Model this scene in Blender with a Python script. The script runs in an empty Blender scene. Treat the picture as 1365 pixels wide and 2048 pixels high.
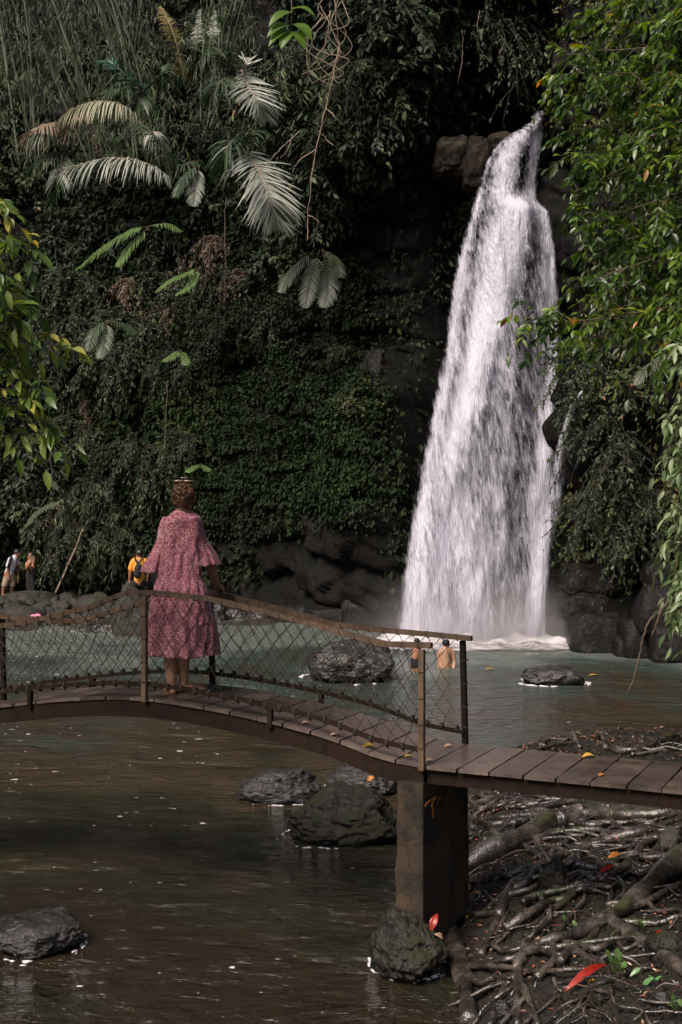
import bpy, bmesh, math, random
import numpy as np
from mathutils import Vector, Matrix

F = 2600.0; YH = 970.0; HC = 3.2
random.seed(7); RNG = np.random.default_rng(11)
SC = bpy.context.scene
COL = SC.collection

def P(px, py, Y):
    return Vector(((px - 682.5) * Y / F, Y, HC + (YH - py) * Y / F))

# ------------------------------------------------------------------ noise
def _hash(ix, iy, iz, seed):
    h = (ix.astype(np.int64) * 374761393 + iy.astype(np.int64) * 668265263 + iz.astype(np.int64) * 1274126177 + seed * 144665) & 0xFFFFFFFF
    h = ((h ^ (h >> 13)) * 1274126177) & 0xFFFFFFFF
    return ((h ^ (h >> 16)) & 0xFFFF) / 65535.0
def vnoise(p, seed=0):
    i = np.floor(p); f = p - i; f = f * f * (3 - 2 * f)
    x, y, z = i[:, 0], i[:, 1], i[:, 2]
    fx, fy, fz = f[:, 0], f[:, 1], f[:, 2]
    def c(a, b, d): return _hash(x + a, y + b, z + d, seed)
    x00 = c(0,0,0)*(1-fx)+c(1,0,0)*fx; x10 = c(0,1,0)*(1-fx)+c(1,1,0)*fx
    x01 = c(0,0,1)*(1-fx)+c(1,0,1)*fx; x11 = c(0,1,1)*(1-fx)+c(1,1,1)*fx
    return (x00*(1-fy)+x10*fy)*(1-fz) + (x01*(1-fy)+x11*fy)*fz
def fbm(p, octv=4, seed=0, gain=.5):
    p = np.asarray(p, float); out = np.zeros(len(p)); a = 1.0; t = 0
    for k in range(octv):
        out += a * vnoise(p * (2.03 ** k) + 17.3 * k, seed + k); t += a; a *= gain
    return out / t
def ridge(p, octv=3, seed=0):
    p = np.asarray(p, float); out = np.zeros(len(p)); a = 1.0; t = 0
    for k in range(octv):
        out += a * (1 - np.abs(2 * vnoise(p * (2.1 ** k) + 9.1 * k, seed + k) - 1)); t += a; a *= .5
    return out / t
def cells(p, seed=0):
    """worley: returns random value of the nearest cell and edge distance F2-F1"""
    i = np.floor(p); n = len(p)
    d1 = np.full(n, 9.); d2 = np.full(n, 9.); v = np.zeros(n)
    for a in (-1,0,1):
        for b in (-1,0,1):
            for c in (-1,0,1):
                x, y, z = i[:,0]+a, i[:,1]+b, i[:,2]+c
                q = np.stack([x+_hash(x,y,z,seed+1), y+_hash(x,y,z,seed+2), z+_hash(x,y,z,seed+3)], 1)
                d = np.linalg.norm(q-p, axis=1)
                m = d < d1
                d2 = np.where(m, d1, np.minimum(d2, d)); v = np.where(m, _hash(x,y,z,seed+4), v); d1 = np.where(m, d, d1)
    return v, d2 - d1

# ------------------------------------------------------------------ mesh builder
class MB:
    def __init__(s): s.v = []; s.f = []; s.n = 0; s.t = []; s.uv = None
    def add(s, verts, faces, tint=None):
        verts = np.asarray(verts, float).reshape(-1, 3)
        s.v.append(verts)
        for fa in faces:
            fa = np.asarray(fa, dtype=np.int64)
            if fa.size: s.f.append(fa + s.n)
        s.t.append(np.full(len(verts), 0.5) if tint is None else np.broadcast_to(np.asarray(tint, float), (len(verts),)).copy())
        s.n += len(verts)
        return s
    def mesh(s, name, mat, smooth=True):
        me = bpy.data.meshes.new(name)
        if not s.v: return me
        V = np.concatenate(s.v)
        sizes = [np.full(len(f), f.shape[1]) for f in s.f]
        tot = np.concatenate(sizes); loops = np.concatenate([f.ravel() for f in s.f])
        start = np.concatenate([[0], np.cumsum(tot)[:-1]])
        me.vertices.add(len(V)); me.vertices.foreach_set('co', V.ravel())
        me.loops.add(len(loops)); me.loops.foreach_set('vertex_index', loops.astype(np.int32))
        me.polygons.add(len(tot)); me.polygons.foreach_set('loop_start', start.astype(np.int32)); me.polygons.foreach_set('loop_total', tot.astype(np.int32))
        me.polygons.foreach_set('use_smooth', np.full(len(tot), smooth))
        a = me.attributes.new('tint', 'FLOAT', 'POINT'); a.data.foreach_set('value', np.concatenate(s.t))
        if mat is not None: me.materials.append(mat)
        me.update(calc_edges=True); me.validate()
        return me
    def obj(s, name, mat, parent=None, smooth=True):
        me = s.mesh(name, mat, smooth)
        o = bpy.data.objects.new(name, me); COL.objects.link(o)
        if parent is not None:
            o.parent = parent
            o.matrix_parent_inverse = Matrix.Translation(-parent.location)
        return o

def tube_arrays(pts, rad, seg=8, cap=True, twist=0., squash=1.):
    pts = np.asarray(pts, float); n = len(pts); rad = np.broadcast_to(np.asarray(rad, float), (n,))
    t = np.gradient(pts, axis=0); t /= (np.linalg.norm(t, axis=1, keepdims=True) + 1e-9)
    up = np.array([0, 0, 1.]) if abs(t[0, 2]) < .9 else np.array([1., 0, 0])
    u = np.zeros((n, 3)); u[0] = np.cross(t[0], up); u[0] /= np.linalg.norm(u[0])
    for i in range(1, n):
        a = u[i-1] - t[i] * np.dot(u[i-1], t[i]); u[i] = a / (np.linalg.norm(a) + 1e-9)
    w = np.cross(t, u)
    an = np.linspace(0, 2 * np.pi, seg, endpoint=False)
    ring = np.cos(an)[None, :, None] * u[:, None] + squash * np.sin(an)[None, :, None] * w[:, None]
    V = pts[:, None] + ring * rad[:, None, None]
    V = V.reshape(-1, 3)
    i = np.arange(n - 1)[:, None] * seg; j = np.arange(seg)[None]
    q = np.stack([i + j, i + (j + 1) % seg, i + seg + (j + 1) % seg, i + seg + j], -1).reshape(-1, 4)
    faces = [q]
    if cap:
        V = np.concatenate([V, pts[:1], pts[-1:]])
        a = np.arange(seg); c0 = n * seg; c1 = c0 + 1
        faces.append(np.stack([np.full(seg, c0), (a + 1) % seg, a], 1))
        faces.append(np.stack([np.full(seg, c1), (n-1)*seg + a, (n-1)*seg + (a + 1) % seg], 1))
    return V, faces
def smooth_path(pts, n):
    pts = np.asarray(pts, float)
    if len(pts) < 3:
        s = np.linspace(0, 1, n)[:, None]; return pts[0] * (1 - s) + pts[-1] * s
    P0 = np.vstack([2 * pts[0] - pts[1], pts, 2 * pts[-1] - pts[-2]])
    out = []; m = len(pts) - 1
    for x in np.linspace(0, m, n):
        k = min(int(x), m - 1); t = x - k
        a, b, c, d = P0[k], P0[k+1], P0[k+2], P0[k+3]
        out.append(.5 * ((2*b) + (c-a)*t + (2*a-5*b+4*c-d)*t*t + (3*b-3*c+d-a)*t**3))
    return np.array(out)
def tube(mb, pts, rad, seg=8, tint=None, cap=True, squash=1.):
    V, f = tube_arrays(pts, rad, seg, cap, squash=squash); mb.add(V, f, tint); return mb
def box(mb, c, ax, ay, az, tint=None):
    """box from centre and three half-axis vectors"""
    c, ax, ay, az = [np.asarray(q, float) for q in (c, ax, ay, az)]
    V = [c + sx*ax + sy*ay + sz*az for sx in (-1,1) for sy in (-1,1) for sz in (-1,1)]
    fa = [[0,1,3,2],[4,6,7,5],[0,4,5,1],[2,3,7,6],[0,2,6,4],[1,5,7,3]]
    mb.add(V, [np.array(fa)], tint); return mb
def loft(mb, rings, tint=None, cap=True, closed=True):
    R = np.asarray(rings, float); n, s, _ = R.shape
    V = R.reshape(-1, 3); i = np.arange(n-1)[:, None]*s; j = np.arange(s if closed else s-1)[None]
    q = np.stack([i+j, i+(j+1)%s, i+s+(j+1)%s, i+s+j], -1).reshape(-1, 4)
    fs = [q]
    if cap:
        V = np.concatenate([V, R[0].mean(0)[None], R[-1].mean(0)[None]])
        a = np.arange(s); c0 = n*s
        fs.append(np.stack([np.full(s, c0), (a+1)%s, a], 1)); fs.append(np.stack([np.full(s, c0+1), (n-1)*s+a, (n-1)*s+(a+1)%s], 1))
    mb.add(V, fs, tint); return mb
def grid_faces(nu, nv):
    i = np.arange(nv - 1)[:, None] * nu; j = np.arange(nu - 1)[None]
    return np.stack([i+j, i+j+1, i+nu+j+1, i+nu+j], -1).reshape(-1, 4)

# ------------------------------------------------------------------ things
def tag(o, label=None, cat=None, group=None, kind=None):
    if label: o['label'] = label
    if cat: o['category'] = cat
    if group: o['group'] = group
    if kind: o['kind'] = kind
    return o
def thing(name, loc, label, cat, group=None):
    o = bpy.data.objects.new(name, None); COL.objects.link(o)
    o.location = loc; o.empty_display_size = .2
    return tag(o, label, cat, group)
def link_mesh(name, me, parent=None):
    o = bpy.data.objects.new(name, me); COL.objects.link(o)
    if parent is not None: o.parent = parent
    return o

# ------------------------------------------------------------------ leaves
LEAF6 = (np.array([[0,0,0],[-.8,.28,.06],[-.72,.62,.03],[0,1,-.12],[.72,.62,.03],[.8,.28,.06],[0,.33,0],[0,.67,-.04]]),
         [np.array([[0,6,1],[2,7,3],[0,5,6],[4,3,7]]), np.array([[1,6,7,2],[5,4,7,6]])])
LEAF2 = (np.array([[0,0,0],[-.8,.45,.08],[0,1,-.08],[.8,.45,.08]]), [np.array([[0,2,1],[0,3,2]])])
BLADE = (np.array([[0,0,0],[-1,.3,.0],[-.8,.7,-.06],[0,1,-.18],[.8,.7,-.06],[1,.3,.0]]), [np.array([[0,5,4,1],[1,4,3,2]])])
def _n(a): return a / (np.linalg.norm(a, axis=1, keepdims=True) + 1e-9)
def add_leaves(mb, pos, axis, nrm, L, W, tint, tmpl=LEAF6):
    pos = np.asarray(pos, float); N = len(pos)
    if N == 0: return mb
    y = _n(np.asarray(axis, float)); z = np.asarray(nrm, float); z = _n(z - y * (z * y).sum(1, keepdims=True)); x = np.cross(y, z)
    L = np.broadcast_to(L, (N,))[:, None, None]; W = np.broadcast_to(W, (N,))[:, None, None]
    T, fs = tmpl; k = len(T)
    V = pos[:, None] + x[:, None]*T[None, :, :1]*W*.5 + y[:, None]*T[None, :, 1:2]*L + z[:, None]*T[None, :, 2:]*L
    off = (np.arange(N) * k)[:, None, None]
    mb.add(V.reshape(-1, 3), [(f[None] + off).reshape(-1, f.shape[1]) for f in fs], np.repeat(np.broadcast_to(tint, (N,)), k))
    return mb
def rv(n, s=1.): return RNG.normal(0, s, (n, 3))

def leafy(stem, leaf, path, r0, n_twig, twig_len, leaf_len, leaf_w, per, droop=.5, spread=1., tint=(.3,.7), tmpl=LEAF6, up=(0,-.5,1.), start=.15, seg=5):
    """a branch along path with twigs; leaves alternate along each twig"""
    path = smooth_path(path, 14)
    tube(stem, path, np.linspace(r0, r0*.3, 14), seg)
    T = np.gradient(path, axis=0); T = _n(T)
    for k in range(n_twig):
        s = start + (1-start) * (k + RNG.random()) / n_twig; i = min(s * 13, 12.99); a = int(i); fr = i - a
        p = path[a]*(1-fr) + path[a+1]*fr; t = T[a]
        d = t * RNG.uniform(.3, .9) + RNG.normal(0, .6*spread, 3) ; d /= np.linalg.norm(d)
        L = twig_len * RNG.uniform(.6, 1.25)
        q = np.linspace(0, 1, 6)[:, None]
        tw = p + d*L*q + np.array([0,0,-droop*L])*q**2
        tube(stem, tw, np.linspace(r0*.35, r0*.12, 6), 4, cap=False)
        twig_leaves(leaf, tw, per, leaf_len, leaf_w, tint, tmpl, up)
    twig_leaves(leaf, path[9:], per, leaf_len, leaf_w, tint, tmpl, up)
def twig_leaves(leaf, tw, per, leaf_len, leaf_w, tint, tmpl=LEAF6, up=(0,-.5,1.), droop=.45):
    m = len(tw); T = _n(np.gradient(tw, axis=0))
    s = np.sort(RNG.uniform(.12, 1., per)); s[-1] = 1.; i = np.minimum(s*(m-1), m-1.001); a = i.astype(int); fr = (i-a)[:, None]
    p = tw[a]*(1-fr) + tw[a+1]*fr; t = T[a]
    side = np.cross(t, np.array([0, 0, 1.])); side = _n(side + 1e-3)
    sg = np.where(np.arange(per) % 2 == 0, 1., -1.)[:, None]; sg[-1] = 0
    ax = t*.65 + side*sg*.9 + np.array([0,0,-1.])*droop*RNG.random((per,1))*1.6 + rv(per, .22)
    nr = np.array(up) + rv(per, .38)
    L = leaf_len * RNG.uniform(.65, 1.2, per)
    ti = np.clip(RNG.uniform(tint[0], tint[1]) + RNG.normal(0, .12, per), 0, 1)
    add_leaves(leaf, p, ax, nr, L, L*leaf_w*RNG.uniform(.85,1.15,per), ti, tmpl)

def frond(stem, leaf, path, r0, Lmax, width, n, droop, fwd=.55, tint=.5, hang=None, start=.06, jit=.06, n_st=5):
    """feather frond: leaflets on both sides of a curved rachis"""
    path = smooth_path(path, 26); tube(stem, path, np.linspace(r0, r0*.25, 26), 5, tint=tint)
    T = _n(np.gradient(path, axis=0))
    s = np.linspace(start, 1, n); i = np.minimum(s*25, 24.999); a = i.astype(int); fr = (i-a)[:, None]
    p = path[a]*(1-fr)+path[a+1]*fr; t = T[a]
    up = np.array([0,-.35,1.]); side = _n(np.cross(t, up)); nn = np.cross(side, t)
    prof = np.clip(np.sin(np.pi*np.clip(s*.86+.12, 0, 1))**.6, .12, 1)
    for sg in (-1, 1):
        f = (fwd + s*.5)[:, None]
        d = _n(side*sg + t*f + rv(n, jit) + nn*.15)
        L = (Lmax*prof*RNG.uniform(.85,1.08,n))[:, None]
        q = np.linspace(0, 1, n_st)
        dr = np.array([0,0,-1.]) if hang is None else np.array(hang, float)
        C = p[:, None] + d[:, None]*L[:, None]*q[None,:,None]*(1-.25*droop*q[None,:,None]) + dr*L[:, None]*droop*(q**2)[None,:,None]
        wv = (np.array([.5,1,.9,.6,.04]) if n_st == 5 else np.interp(q, [0,.25,.6,1],[.5,1,.8,.04]))*width*.5
        wd = _n(t - d*(t*d).sum(1, keepdims=True))
        A = C + wd[:, None]*wv[None,:,None]; B = C - wd[:, None]*wv[None,:,None]
        V = np.stack([A, B], 2).reshape(n, n_st*2, 3)
        k = np.arange(n_st-1)*2; fq = np.stack([k, k+1, k+3, k+2], 1)
        off = (np.arange(n)*n_st*2)[:, None, None]
        leaf.add(V.reshape(-1,3), [(fq[None]+off).reshape(-1,4)], np.repeat(np.clip(tint+RNG.normal(0,.08,n),0,1), n_st*2))

# ------------------------------------------------------------------ materials
def mat(name):
    m = bpy.data.materials.new(name); m.use_nodes = True; nt = m.node_tree
    for n in list(nt.nodes): nt.nodes.remove(n)
    out = nt.nodes.new('ShaderNodeOutputMaterial'); b = nt.nodes.new('ShaderNodeBsdfPrincipled')
    nt.links.new(b.outputs[0], out.inputs[0])
    return m, nt, b, out
def N(nt, typ, **kw):
    n = nt.nodes.new(typ)
    for k, v in kw.items():
        if k.startswith('i_'): n.inputs[k[2:].replace('_', ' ')].default_value = v
        else: setattr(n, k, v)
    return n
def ramp(nt, src, stops, interp='LINEAR'):
    r = nt.nodes.new('ShaderNodeValToRGB'); r.color_ramp.interpolation = interp
    e = r.color_ramp.elements
    while len(e) < len(stops): e.new(.5)
    for k, (p, c) in enumerate(stops):
        e[k].position = p; e[k].color = (*c, 1) if len(c) == 3 else c
    nt.links.new(src, r.inputs[0]); return r
def noise_n(nt, scale, detail=4, rough=.55, vec=None, coord='Object', stretch=None, dist=0.):
    n = N(nt, 'ShaderNodeTexNoise'); n.inputs['Scale'].default_value = scale; n.inputs['Detail'].default_value = detail
    n.inputs['Roughness'].default_value = rough; n.inputs['Distortion'].default_value = dist
    if vec is None:
        tc = N(nt, 'ShaderNodeTexCoord'); vec = tc.outputs[coord]
    if stretch:
        mp = N(nt, 'ShaderNodeMapping'); mp.inputs['Scale'].default_value = stretch; nt.links.new(vec, mp.inputs['Vector']); vec = mp.outputs[0]
    nt.links.new(vec, n.inputs['Vector']); return n
def bump(nt, b, src, strength=.4, dist=.02, prev=None):
    m = N(nt, 'ShaderNodeBump'); m.inputs['Strength'].default_value = strength; m.inputs['Distance'].default_value = dist
    nt.links.new(src, m.inputs['Height'])
    if prev is not None: nt.links.new(prev.outputs[0], m.inputs['Normal'])
    nt.links.new(m.outputs[0], b.inputs['Normal']); return m
def mixc(nt, fac, a, b):
    m = N(nt, 'ShaderNodeMix', data_type='RGBA')
    for s, v in ((0, fac), (6, a), (7, b)):
        if hasattr(v, 'is_linked') or isinstance(v, bpy.types.NodeSocket): nt.links.new(v, m.inputs[s])
        else: m.inputs[s].default_value = v if s == 0 else (*v, 1)
    return m.outputs[2]
def math_n(nt, op, a, b=None, clamp=False):
    m = N(nt, 'ShaderNodeMath', operation=op); m.use_clamp = clamp
    for s, v in ((0, a), (1, b)):
        if v is None: continue
        if isinstance(v, bpy.types.NodeSocket): nt.links.new(v, m.inputs[s])
        else: m.inputs[s].default_value = v
    return m.outputs[0]

def plain(name, col, rough=.6, metal=0., spec=.5, nscale=0, namt=.25, bstr=0., bscale=60):
    m, nt, b, o = mat(name)
    b.inputs['Roughness'].default_value = rough; b.inputs['Metallic'].default_value = metal; b.inputs['Specular IOR Level'].default_value = spec
    if nscale:
        n = noise_n(nt, nscale, 4); lo = tuple(c*(1-namt) for c in col); hi = tuple(min(1, c*(1+namt)) for c in col)
        r = ramp(nt, n.outputs[0], [(.3, lo), (.7, hi)]); nt.links.new(r.outputs[0], b.inputs['Base Color'])
    else: b.inputs['Base Color'].default_value = (*col, 1)
    if bstr:
        n2 = noise_n(nt, bscale, 3); bump(nt, b, n2.outputs[0], bstr, .01)
    return m
def leaf_mat(name, stops, rough=.42, transl=.25, spec=.5, sat=1.):
    m, nt, b, o = mat(name)
    at = N(nt, 'ShaderNodeAttribute', attribute_name='tint')
    r = ramp(nt, at.outputs['Fac'], stops)
    nt.links.new(r.outputs[0], b.inputs['Base Color'])
    b.inputs['Roughness'].default_value = rough; b.inputs['Specular IOR Level'].default_value = spec
    if transl:
        t = N(nt, 'ShaderNodeBsdfTranslucent'); mx = N(nt, 'ShaderNodeMixShader'); mx.inputs[0].default_value = transl
        hs = N(nt, 'ShaderNodeHueSaturation'); hs.inputs['Saturation'].default_value = 1.15; hs.inputs['Value'].default_value = 1.6; hs.inputs['Hue'].default_value = .485
        nt.links.new(r.outputs[0], hs.inputs['Color']); nt.links.new(hs.outputs[0], t.inputs[0])
        nt.links.new(b.outputs[0], mx.inputs[1]); nt.links.new(t.outputs[0], mx.inputs[2]); nt.links.new(mx.outputs[0], o.inputs[0])
    return m

M = {}
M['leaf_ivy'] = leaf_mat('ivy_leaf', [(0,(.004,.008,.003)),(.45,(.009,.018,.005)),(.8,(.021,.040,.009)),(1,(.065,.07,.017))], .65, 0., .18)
M['leaf_shrub'] = leaf_mat('shrub_leaf', [(0,(.006,.011,.005)),(.45,(.015,.027,.011)),(.8,(.046,.072,.028)),(.95,(.11,.14,.055)),(1,(.16,.09,.045))], .58, 0., .3)
M['leaf_tree'] = leaf_mat('sunlit_tree_leaf', [(0,(.014,.032,.008)),(.4,(.042,.092,.013)),(.8,(.12,.205,.024)),(.97,(.22,.27,.03)),(1,(.40,.20,.04))], .34, .4, .6)  # sun highlights put into the brighter leaf colours
M['leaf_yellow'] = leaf_mat('yellowing_leaf', [(0,(.05,.10,.02)),(.4,(.11,.18,.035)),(.8,(.26,.31,.07)),(1,(.50,.42,.09))], .32, .4, .6)
M['leaf_bright'] = leaf_mat('bright_green_leaf', [(0,(.07,.14,.02)),(1,(.14,.24,.03))], .4, .5)
M['frond_silver'] = leaf_mat('silvery_frond', [(0,(.10,.12,.10)),(.5,(.29,.31,.265)),(1,(.46,.47,.42))], .40, .1)
M['frond_green'] = leaf_mat('green_frond', [(0,(.012,.025,.012)),(.5,(.028,.05,.022)),(1,(.06,.10,.035))], .45, .1)
M['frond_brown'] = leaf_mat('dry_frond', [(0,(.10,.07,.05)),(1,(.28,.20,.14))], .7, .1)
M['twig'] = plain('brown_twig', (.09,.065,.045), .75, nscale=8)
M['twig_pale'] = plain('pale_twig', (.24,.18,.13), .7, nscale=6)
M['stem_dark'] = plain('dark_stem', (.022,.018,.012), .8)
M['bark'] = plain('dark_bark', (.045,.034,.026), .85, nscale=5, namt=.5, bstr=1., bscale=9)
M['bamboo'] = plain('grey_green_bamboo', (.10,.12,.08), .5, nscale=2)
M['leaf_yellow_dark'] = leaf_mat('olive_creeper_leaf', [(0,(.014,.017,.006)),(.5,(.036,.043,.012)),(1,(.10,.095,.024))], .45, 0., .3)
M['frond_pale'] = leaf_mat('pale_creeper_frond', [(0,(.16,.19,.09)),(.5,(.30,.30,.20)),(1,(.42,.36,.26))], .5, .1)
M['frond_blue'] = leaf_mat('bluish_frond', [(0,(.03,.08,.06)),(.5,(.05,.13,.095)),(1,(.09,.18,.14))], .45, .1)
M['frond_olive'] = leaf_mat('olive_frond', [(0,(.08,.08,.03)),(1,(.26,.20,.07))], .5, .1)
M['fern_bright'] = leaf_mat('bright_fern', [(0,(.05,.09,.03)),(.5,(.10,.17,.05)),(1,(.16,.26,.06))], .45, .15)
M['fern_grey'] = leaf_mat('grey_green_fern', [(0,(.04,.05,.03)),(.5,(.075,.09,.058)),(1,(.13,.14,.09))], .45, .1)
M['leaf_tree_shade'] = leaf_mat('shaded_tree_leaf', [(0,(.025,.04,.015)),(.5,(.05,.075,.02)),(1,(.09,.12,.03))], .4, .25)  # shade inside the right-hand crown put into a darker leaf colour
M['leaf_pale'] = leaf_mat('pale_trailing_leaf', [(0,(.05,.09,.03)),(.5,(.12,.18,.07)),(1,(.28,.34,.20))], .4, .3)
# ------------------------------------------------------------------ rock materials
def rock_mat(name, dark, light, moss=None, moss_amt=.5, rough=.45, scale=1.2, bstr=.7, spec=.5, wet=False):
    m, nt, b, o = mat(name)
    tc = N(nt, 'ShaderNodeTexCoord')
    g = N(nt, 'ShaderNodeNewGeometry')
    n = noise_n(nt, scale, 7, .62, tc.outputs['Object'])
    col = ramp(nt, n.outputs[0], [(.32, dark), (.52, tuple((a+c)/2 for a, c in zip(dark, light))), (.7, light)]).outputs[0]
    n2 = noise_n(nt, scale*9, 6, .7, tc.outputs['Object'])
    if moss:
        n3 = noise_n(nt, scale*1.7, 5, .65, tc.outputs['Object'])
        sx = N(nt, 'ShaderNodeSeparateXYZ'); nt.links.new(g.outputs['Normal'], sx.inputs[0])
        a = math_n(nt, 'MULTIPLY_ADD', sx.outputs[2], .25); a.node.inputs[2].default_value = moss_amt - .5
        s = math_n(nt, 'ADD', n3.outputs[0], a)
        f = ramp(nt, s, [(.46, (0,0,0)), (.6, (1,1,1))]).outputs[0]
        mcol = ramp(nt, n2.outputs[0], [(.3, tuple(c*.5 for c in moss)), (.7, moss)]).outputs[0]
        col = mixc(nt, f, col, mcol)
        rr = math_n(nt, 'MULTIPLY_ADD', f, .9 - rough); rr.node.inputs[2].default_value = rough
        nt.links.new(rr, b.inputs['Roughness'])
    else:
        r = ramp(nt, n2.outputs[0], [(.3, (rough*.6,)*3), (.7, (min(1, rough*1.5),)*3)]); nt.links.new(r.outputs[0], b.inputs['Roughness'])
    nt.links.new(col, b.inputs['Base Color']); b.inputs['Specular IOR Level'].default_value = spec
    bm1 = bump(nt, b, n.outputs[0], bstr, .12/scale)
    vc = N(nt, 'ShaderNodeTexVoronoi', feature='DISTANCE_TO_EDGE'); vc.inputs['Scale'].default_value = scale*1.6; wv = N(nt, 'ShaderNodeVectorMath', operation='MULTIPLY_ADD'); nt.links.new(n2.outputs['Color'], wv.inputs[0]); wv.inputs[1].default_value = (.35/scale,)*3; nt.links.new(tc.outputs['Object'], wv.inputs[2]); nt.links.new(wv.outputs[0], vc.inputs['Vector'])
    ck = ramp(nt, vc.outputs['Distance'], [(0,(0,0,0)),(.035,(1,1,1))]).outputs[0]; bm1 = bump(nt, b, ck, .6, .03/scale, bm1)
    if wet:
        sz_ = N(nt, 'ShaderNodeSeparateXYZ'); nt.links.new(tc.outputs['Object'], sz_.inputs[0]); wz_ = math_n(nt, 'ADD', sz_.outputs[2], math_n(nt, 'MULTIPLY', n2.outputs[0], -.09))
        wf_ = ramp(nt, wz_, [(0,(.30,.30,.30)),(.035,(1,1,1))]).outputs[0]; nt.links.new(mixc(nt, wf_, (0,0,0), col), b.inputs['Base Color'])
    bm2 = bump(nt, b, n2.outputs[0], min(1, bstr*1.1), .05/scale, bm1)
    n5 = noise_n(nt, scale*34, 4, .7, tc.outputs['Object']); bump(nt, b, n5.outputs[0], bstr*.8, .012/scale, bm2)
    return m
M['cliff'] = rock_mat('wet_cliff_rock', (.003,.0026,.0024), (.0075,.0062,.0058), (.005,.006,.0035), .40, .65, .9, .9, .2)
M['rock_dry'] = rock_mat('grey_river_rock', (.022,.020,.018), (.085,.078,.070), (.045,.048,.03), .30, .75, 1.1, .8, .25)
M['rock_wet'] = rock_mat('wet_shiny_rock', (.008,.007,.0065), (.070,.061,.059), None, .5, .13, 1.6, 1.0, .9, True)
M['rock_moss'] = rock_mat('mossy_rock', (.006,.005,.004), (.028,.022,.016), (.026,.030,.010), .36, .4, 2.2, 1.0, .5, True)
M['rock_ledge'] = rock_mat('brown_ledge_rock', (.006,.0042,.0033), (.028,.020,.015), (.05,.045,.03), .42, .7, .8, .8, .15)
M['soil'] = rock_mat('wet_litter_soil', (.004,.003,.002), (.022,.014,.010), (.016,.018,.008), .30, .75, 2.2, 1.0)

# ------------------------------------------------------------------ cliff
PLAN = np.array([(-27,-10),(-26,12),(-22,28),(-17,36.5),(-10,37.6),(-5.2,36),(-2.2,33.4),(-.6,31.4),(.6,29.6),(1.3,28.3),(2.2,27.8),(4.2,27.3),(4.95,26.6),(5.7,25.2),(6.6,23.4),(8.2,20.5),(10.4,14),(12,4),(13,-10)])
_dd = np.concatenate([[0], np.cumsum(np.linalg.norm(np.diff(PLAN, axis=0), axis=1))])
SL = _dd[-1]
def plan(s):
    return np.stack([np.interp(s, _dd, PLAN[:, 0]), np.interp(s, _dd, PLAN[:, 1])], -1)
def plan_n(s):
    a = plan(s + .6) - plan(s - .6); a /= np.linalg.norm(a, axis=-1, keepdims=True) + 1e-9
    return np.stack([a[..., 1], -a[..., 0]], -1)     # towards the pool
def s_at_x(x): return np.interp(x, PLAN[:, 0], _dd)
def g2(x, c, w): return np.exp(-((x - c) / w) ** 2)
def sm(x, a, b):
    t = np.clip((x - a) / (b - a), 0, 1); return t*t*(3-2*t)
def cliff_pt(s, z):
    """surface point of the cliff for arrays s, z"""
    b = plan(s); n = plan_n(s); x = b[..., 0]
    left = 1 - sm(x, -3.5, 1.)
    lean = left * (sm(z, 5, 16) * 3.0 + np.clip(z - 2, 0, 40) * .16) + (1-left) * np.clip(z - 11.5, 0, 40) * .22
    # upper hanging shelf left of the falls
    lean = lean - 1.5 * g2(x, -.6, 2.0) * g2(z, 13.5, 3.2)
    # dark slot behind the lip of the falls
    slot = sm(x, 1.75, 2.2) * (1 - sm(x, 3.4, 4.6)) * sm(z, 10.15, 10.5) * (1 - sm(z, 12.8, 14.6))
    lean = lean + slot * 4.2
    # ledge under the rocks left of the lip, undercut below
    und = g2(x, 1.2, 1.3) * sm(z, 5, 6.5) * (1 - sm(z, 9.4, 9.9))
    lean = lean + und * .9
    lean = lean + 1.5 * sm(x, 1.0, 1.7) * (1 - sm(x, 4.3, 5.0)) * (1 - sm(z, 10.2, 10.8))
    # rock bulge right of the falls and shelf in the middle of the falls
    lean = lean - .9 * g2(x, 4.75, .38) * g2(z, 4.6, 1.4) - .9 * g2(x, 3.75, .55) * g2(z, 7.9, .9)
    # diagonal buttress lower centre
    lean = lean - .45 * g2(x - (z-1.5)*.28, .2, .8) * (1 - sm(z, 5.4, 7.2))
    p = np.stack([x - n[..., 0]*lean, b[..., 1] - n[..., 1]*lean, z], -1)
    q = p.reshape(-1, 3)
    d = (fbm(q * .33, 4, 3) - .5) * 2.4 * .8 * (.5 + .5*sm(q[:, 2], 3, 7))
    cv, ce = cells(q * np.array([.42, .42, .75]) + fbm(q*.7, 3, 5)[:, None]*1.1, 8)
    d += ((cv - .5) * .8 - np.exp(-ce * 14) * .16) * (.35 + .65*sm(q[:, 2], 4, 7))
    st = q[:, 2]*1.15 + q[:, 0]*.12 + fbm(q*.35, 3, 55)*2.2; st = st - np.floor(st); d += (sm(st, 0, .12) - sm(st, .5, 1.))*.30
    d += (fbm(q * 1.9, 4, 31) - .5) * .4
    bx = x.reshape(-1); bz = z.reshape(-1); d = d * (1 - .55*sm(bx, .9, 1.6)*(1-sm(bx, 4.3, 5.0))*(1-sm(bz, 9.8, 10.8)))
    d = d.reshape(z.shape)
    p[..., 0] += n[..., 0] * d; p[..., 1] += n[..., 1] * d
    return p
nu, nv = 560, 230
su = np.concatenate([np.linspace(0, s_at_x(-17.), 60)[:-1], np.linspace(s_at_x(-17.), s_at_x(8.2), 440), np.linspace(s_at_x(8.2), SL, 62)[1:]]); nu = len(su)
zv = np.concatenate([np.linspace(-1.2, 15.5, 190), np.linspace(15.6, 26, 40)]); nv = len(zv)
S, Z = np.meshgrid(su, zv)
CP = cliff_pt(S, Z)
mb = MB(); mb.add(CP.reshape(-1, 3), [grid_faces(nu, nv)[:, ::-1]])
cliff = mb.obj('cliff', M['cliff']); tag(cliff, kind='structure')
cme = cliff.data
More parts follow.
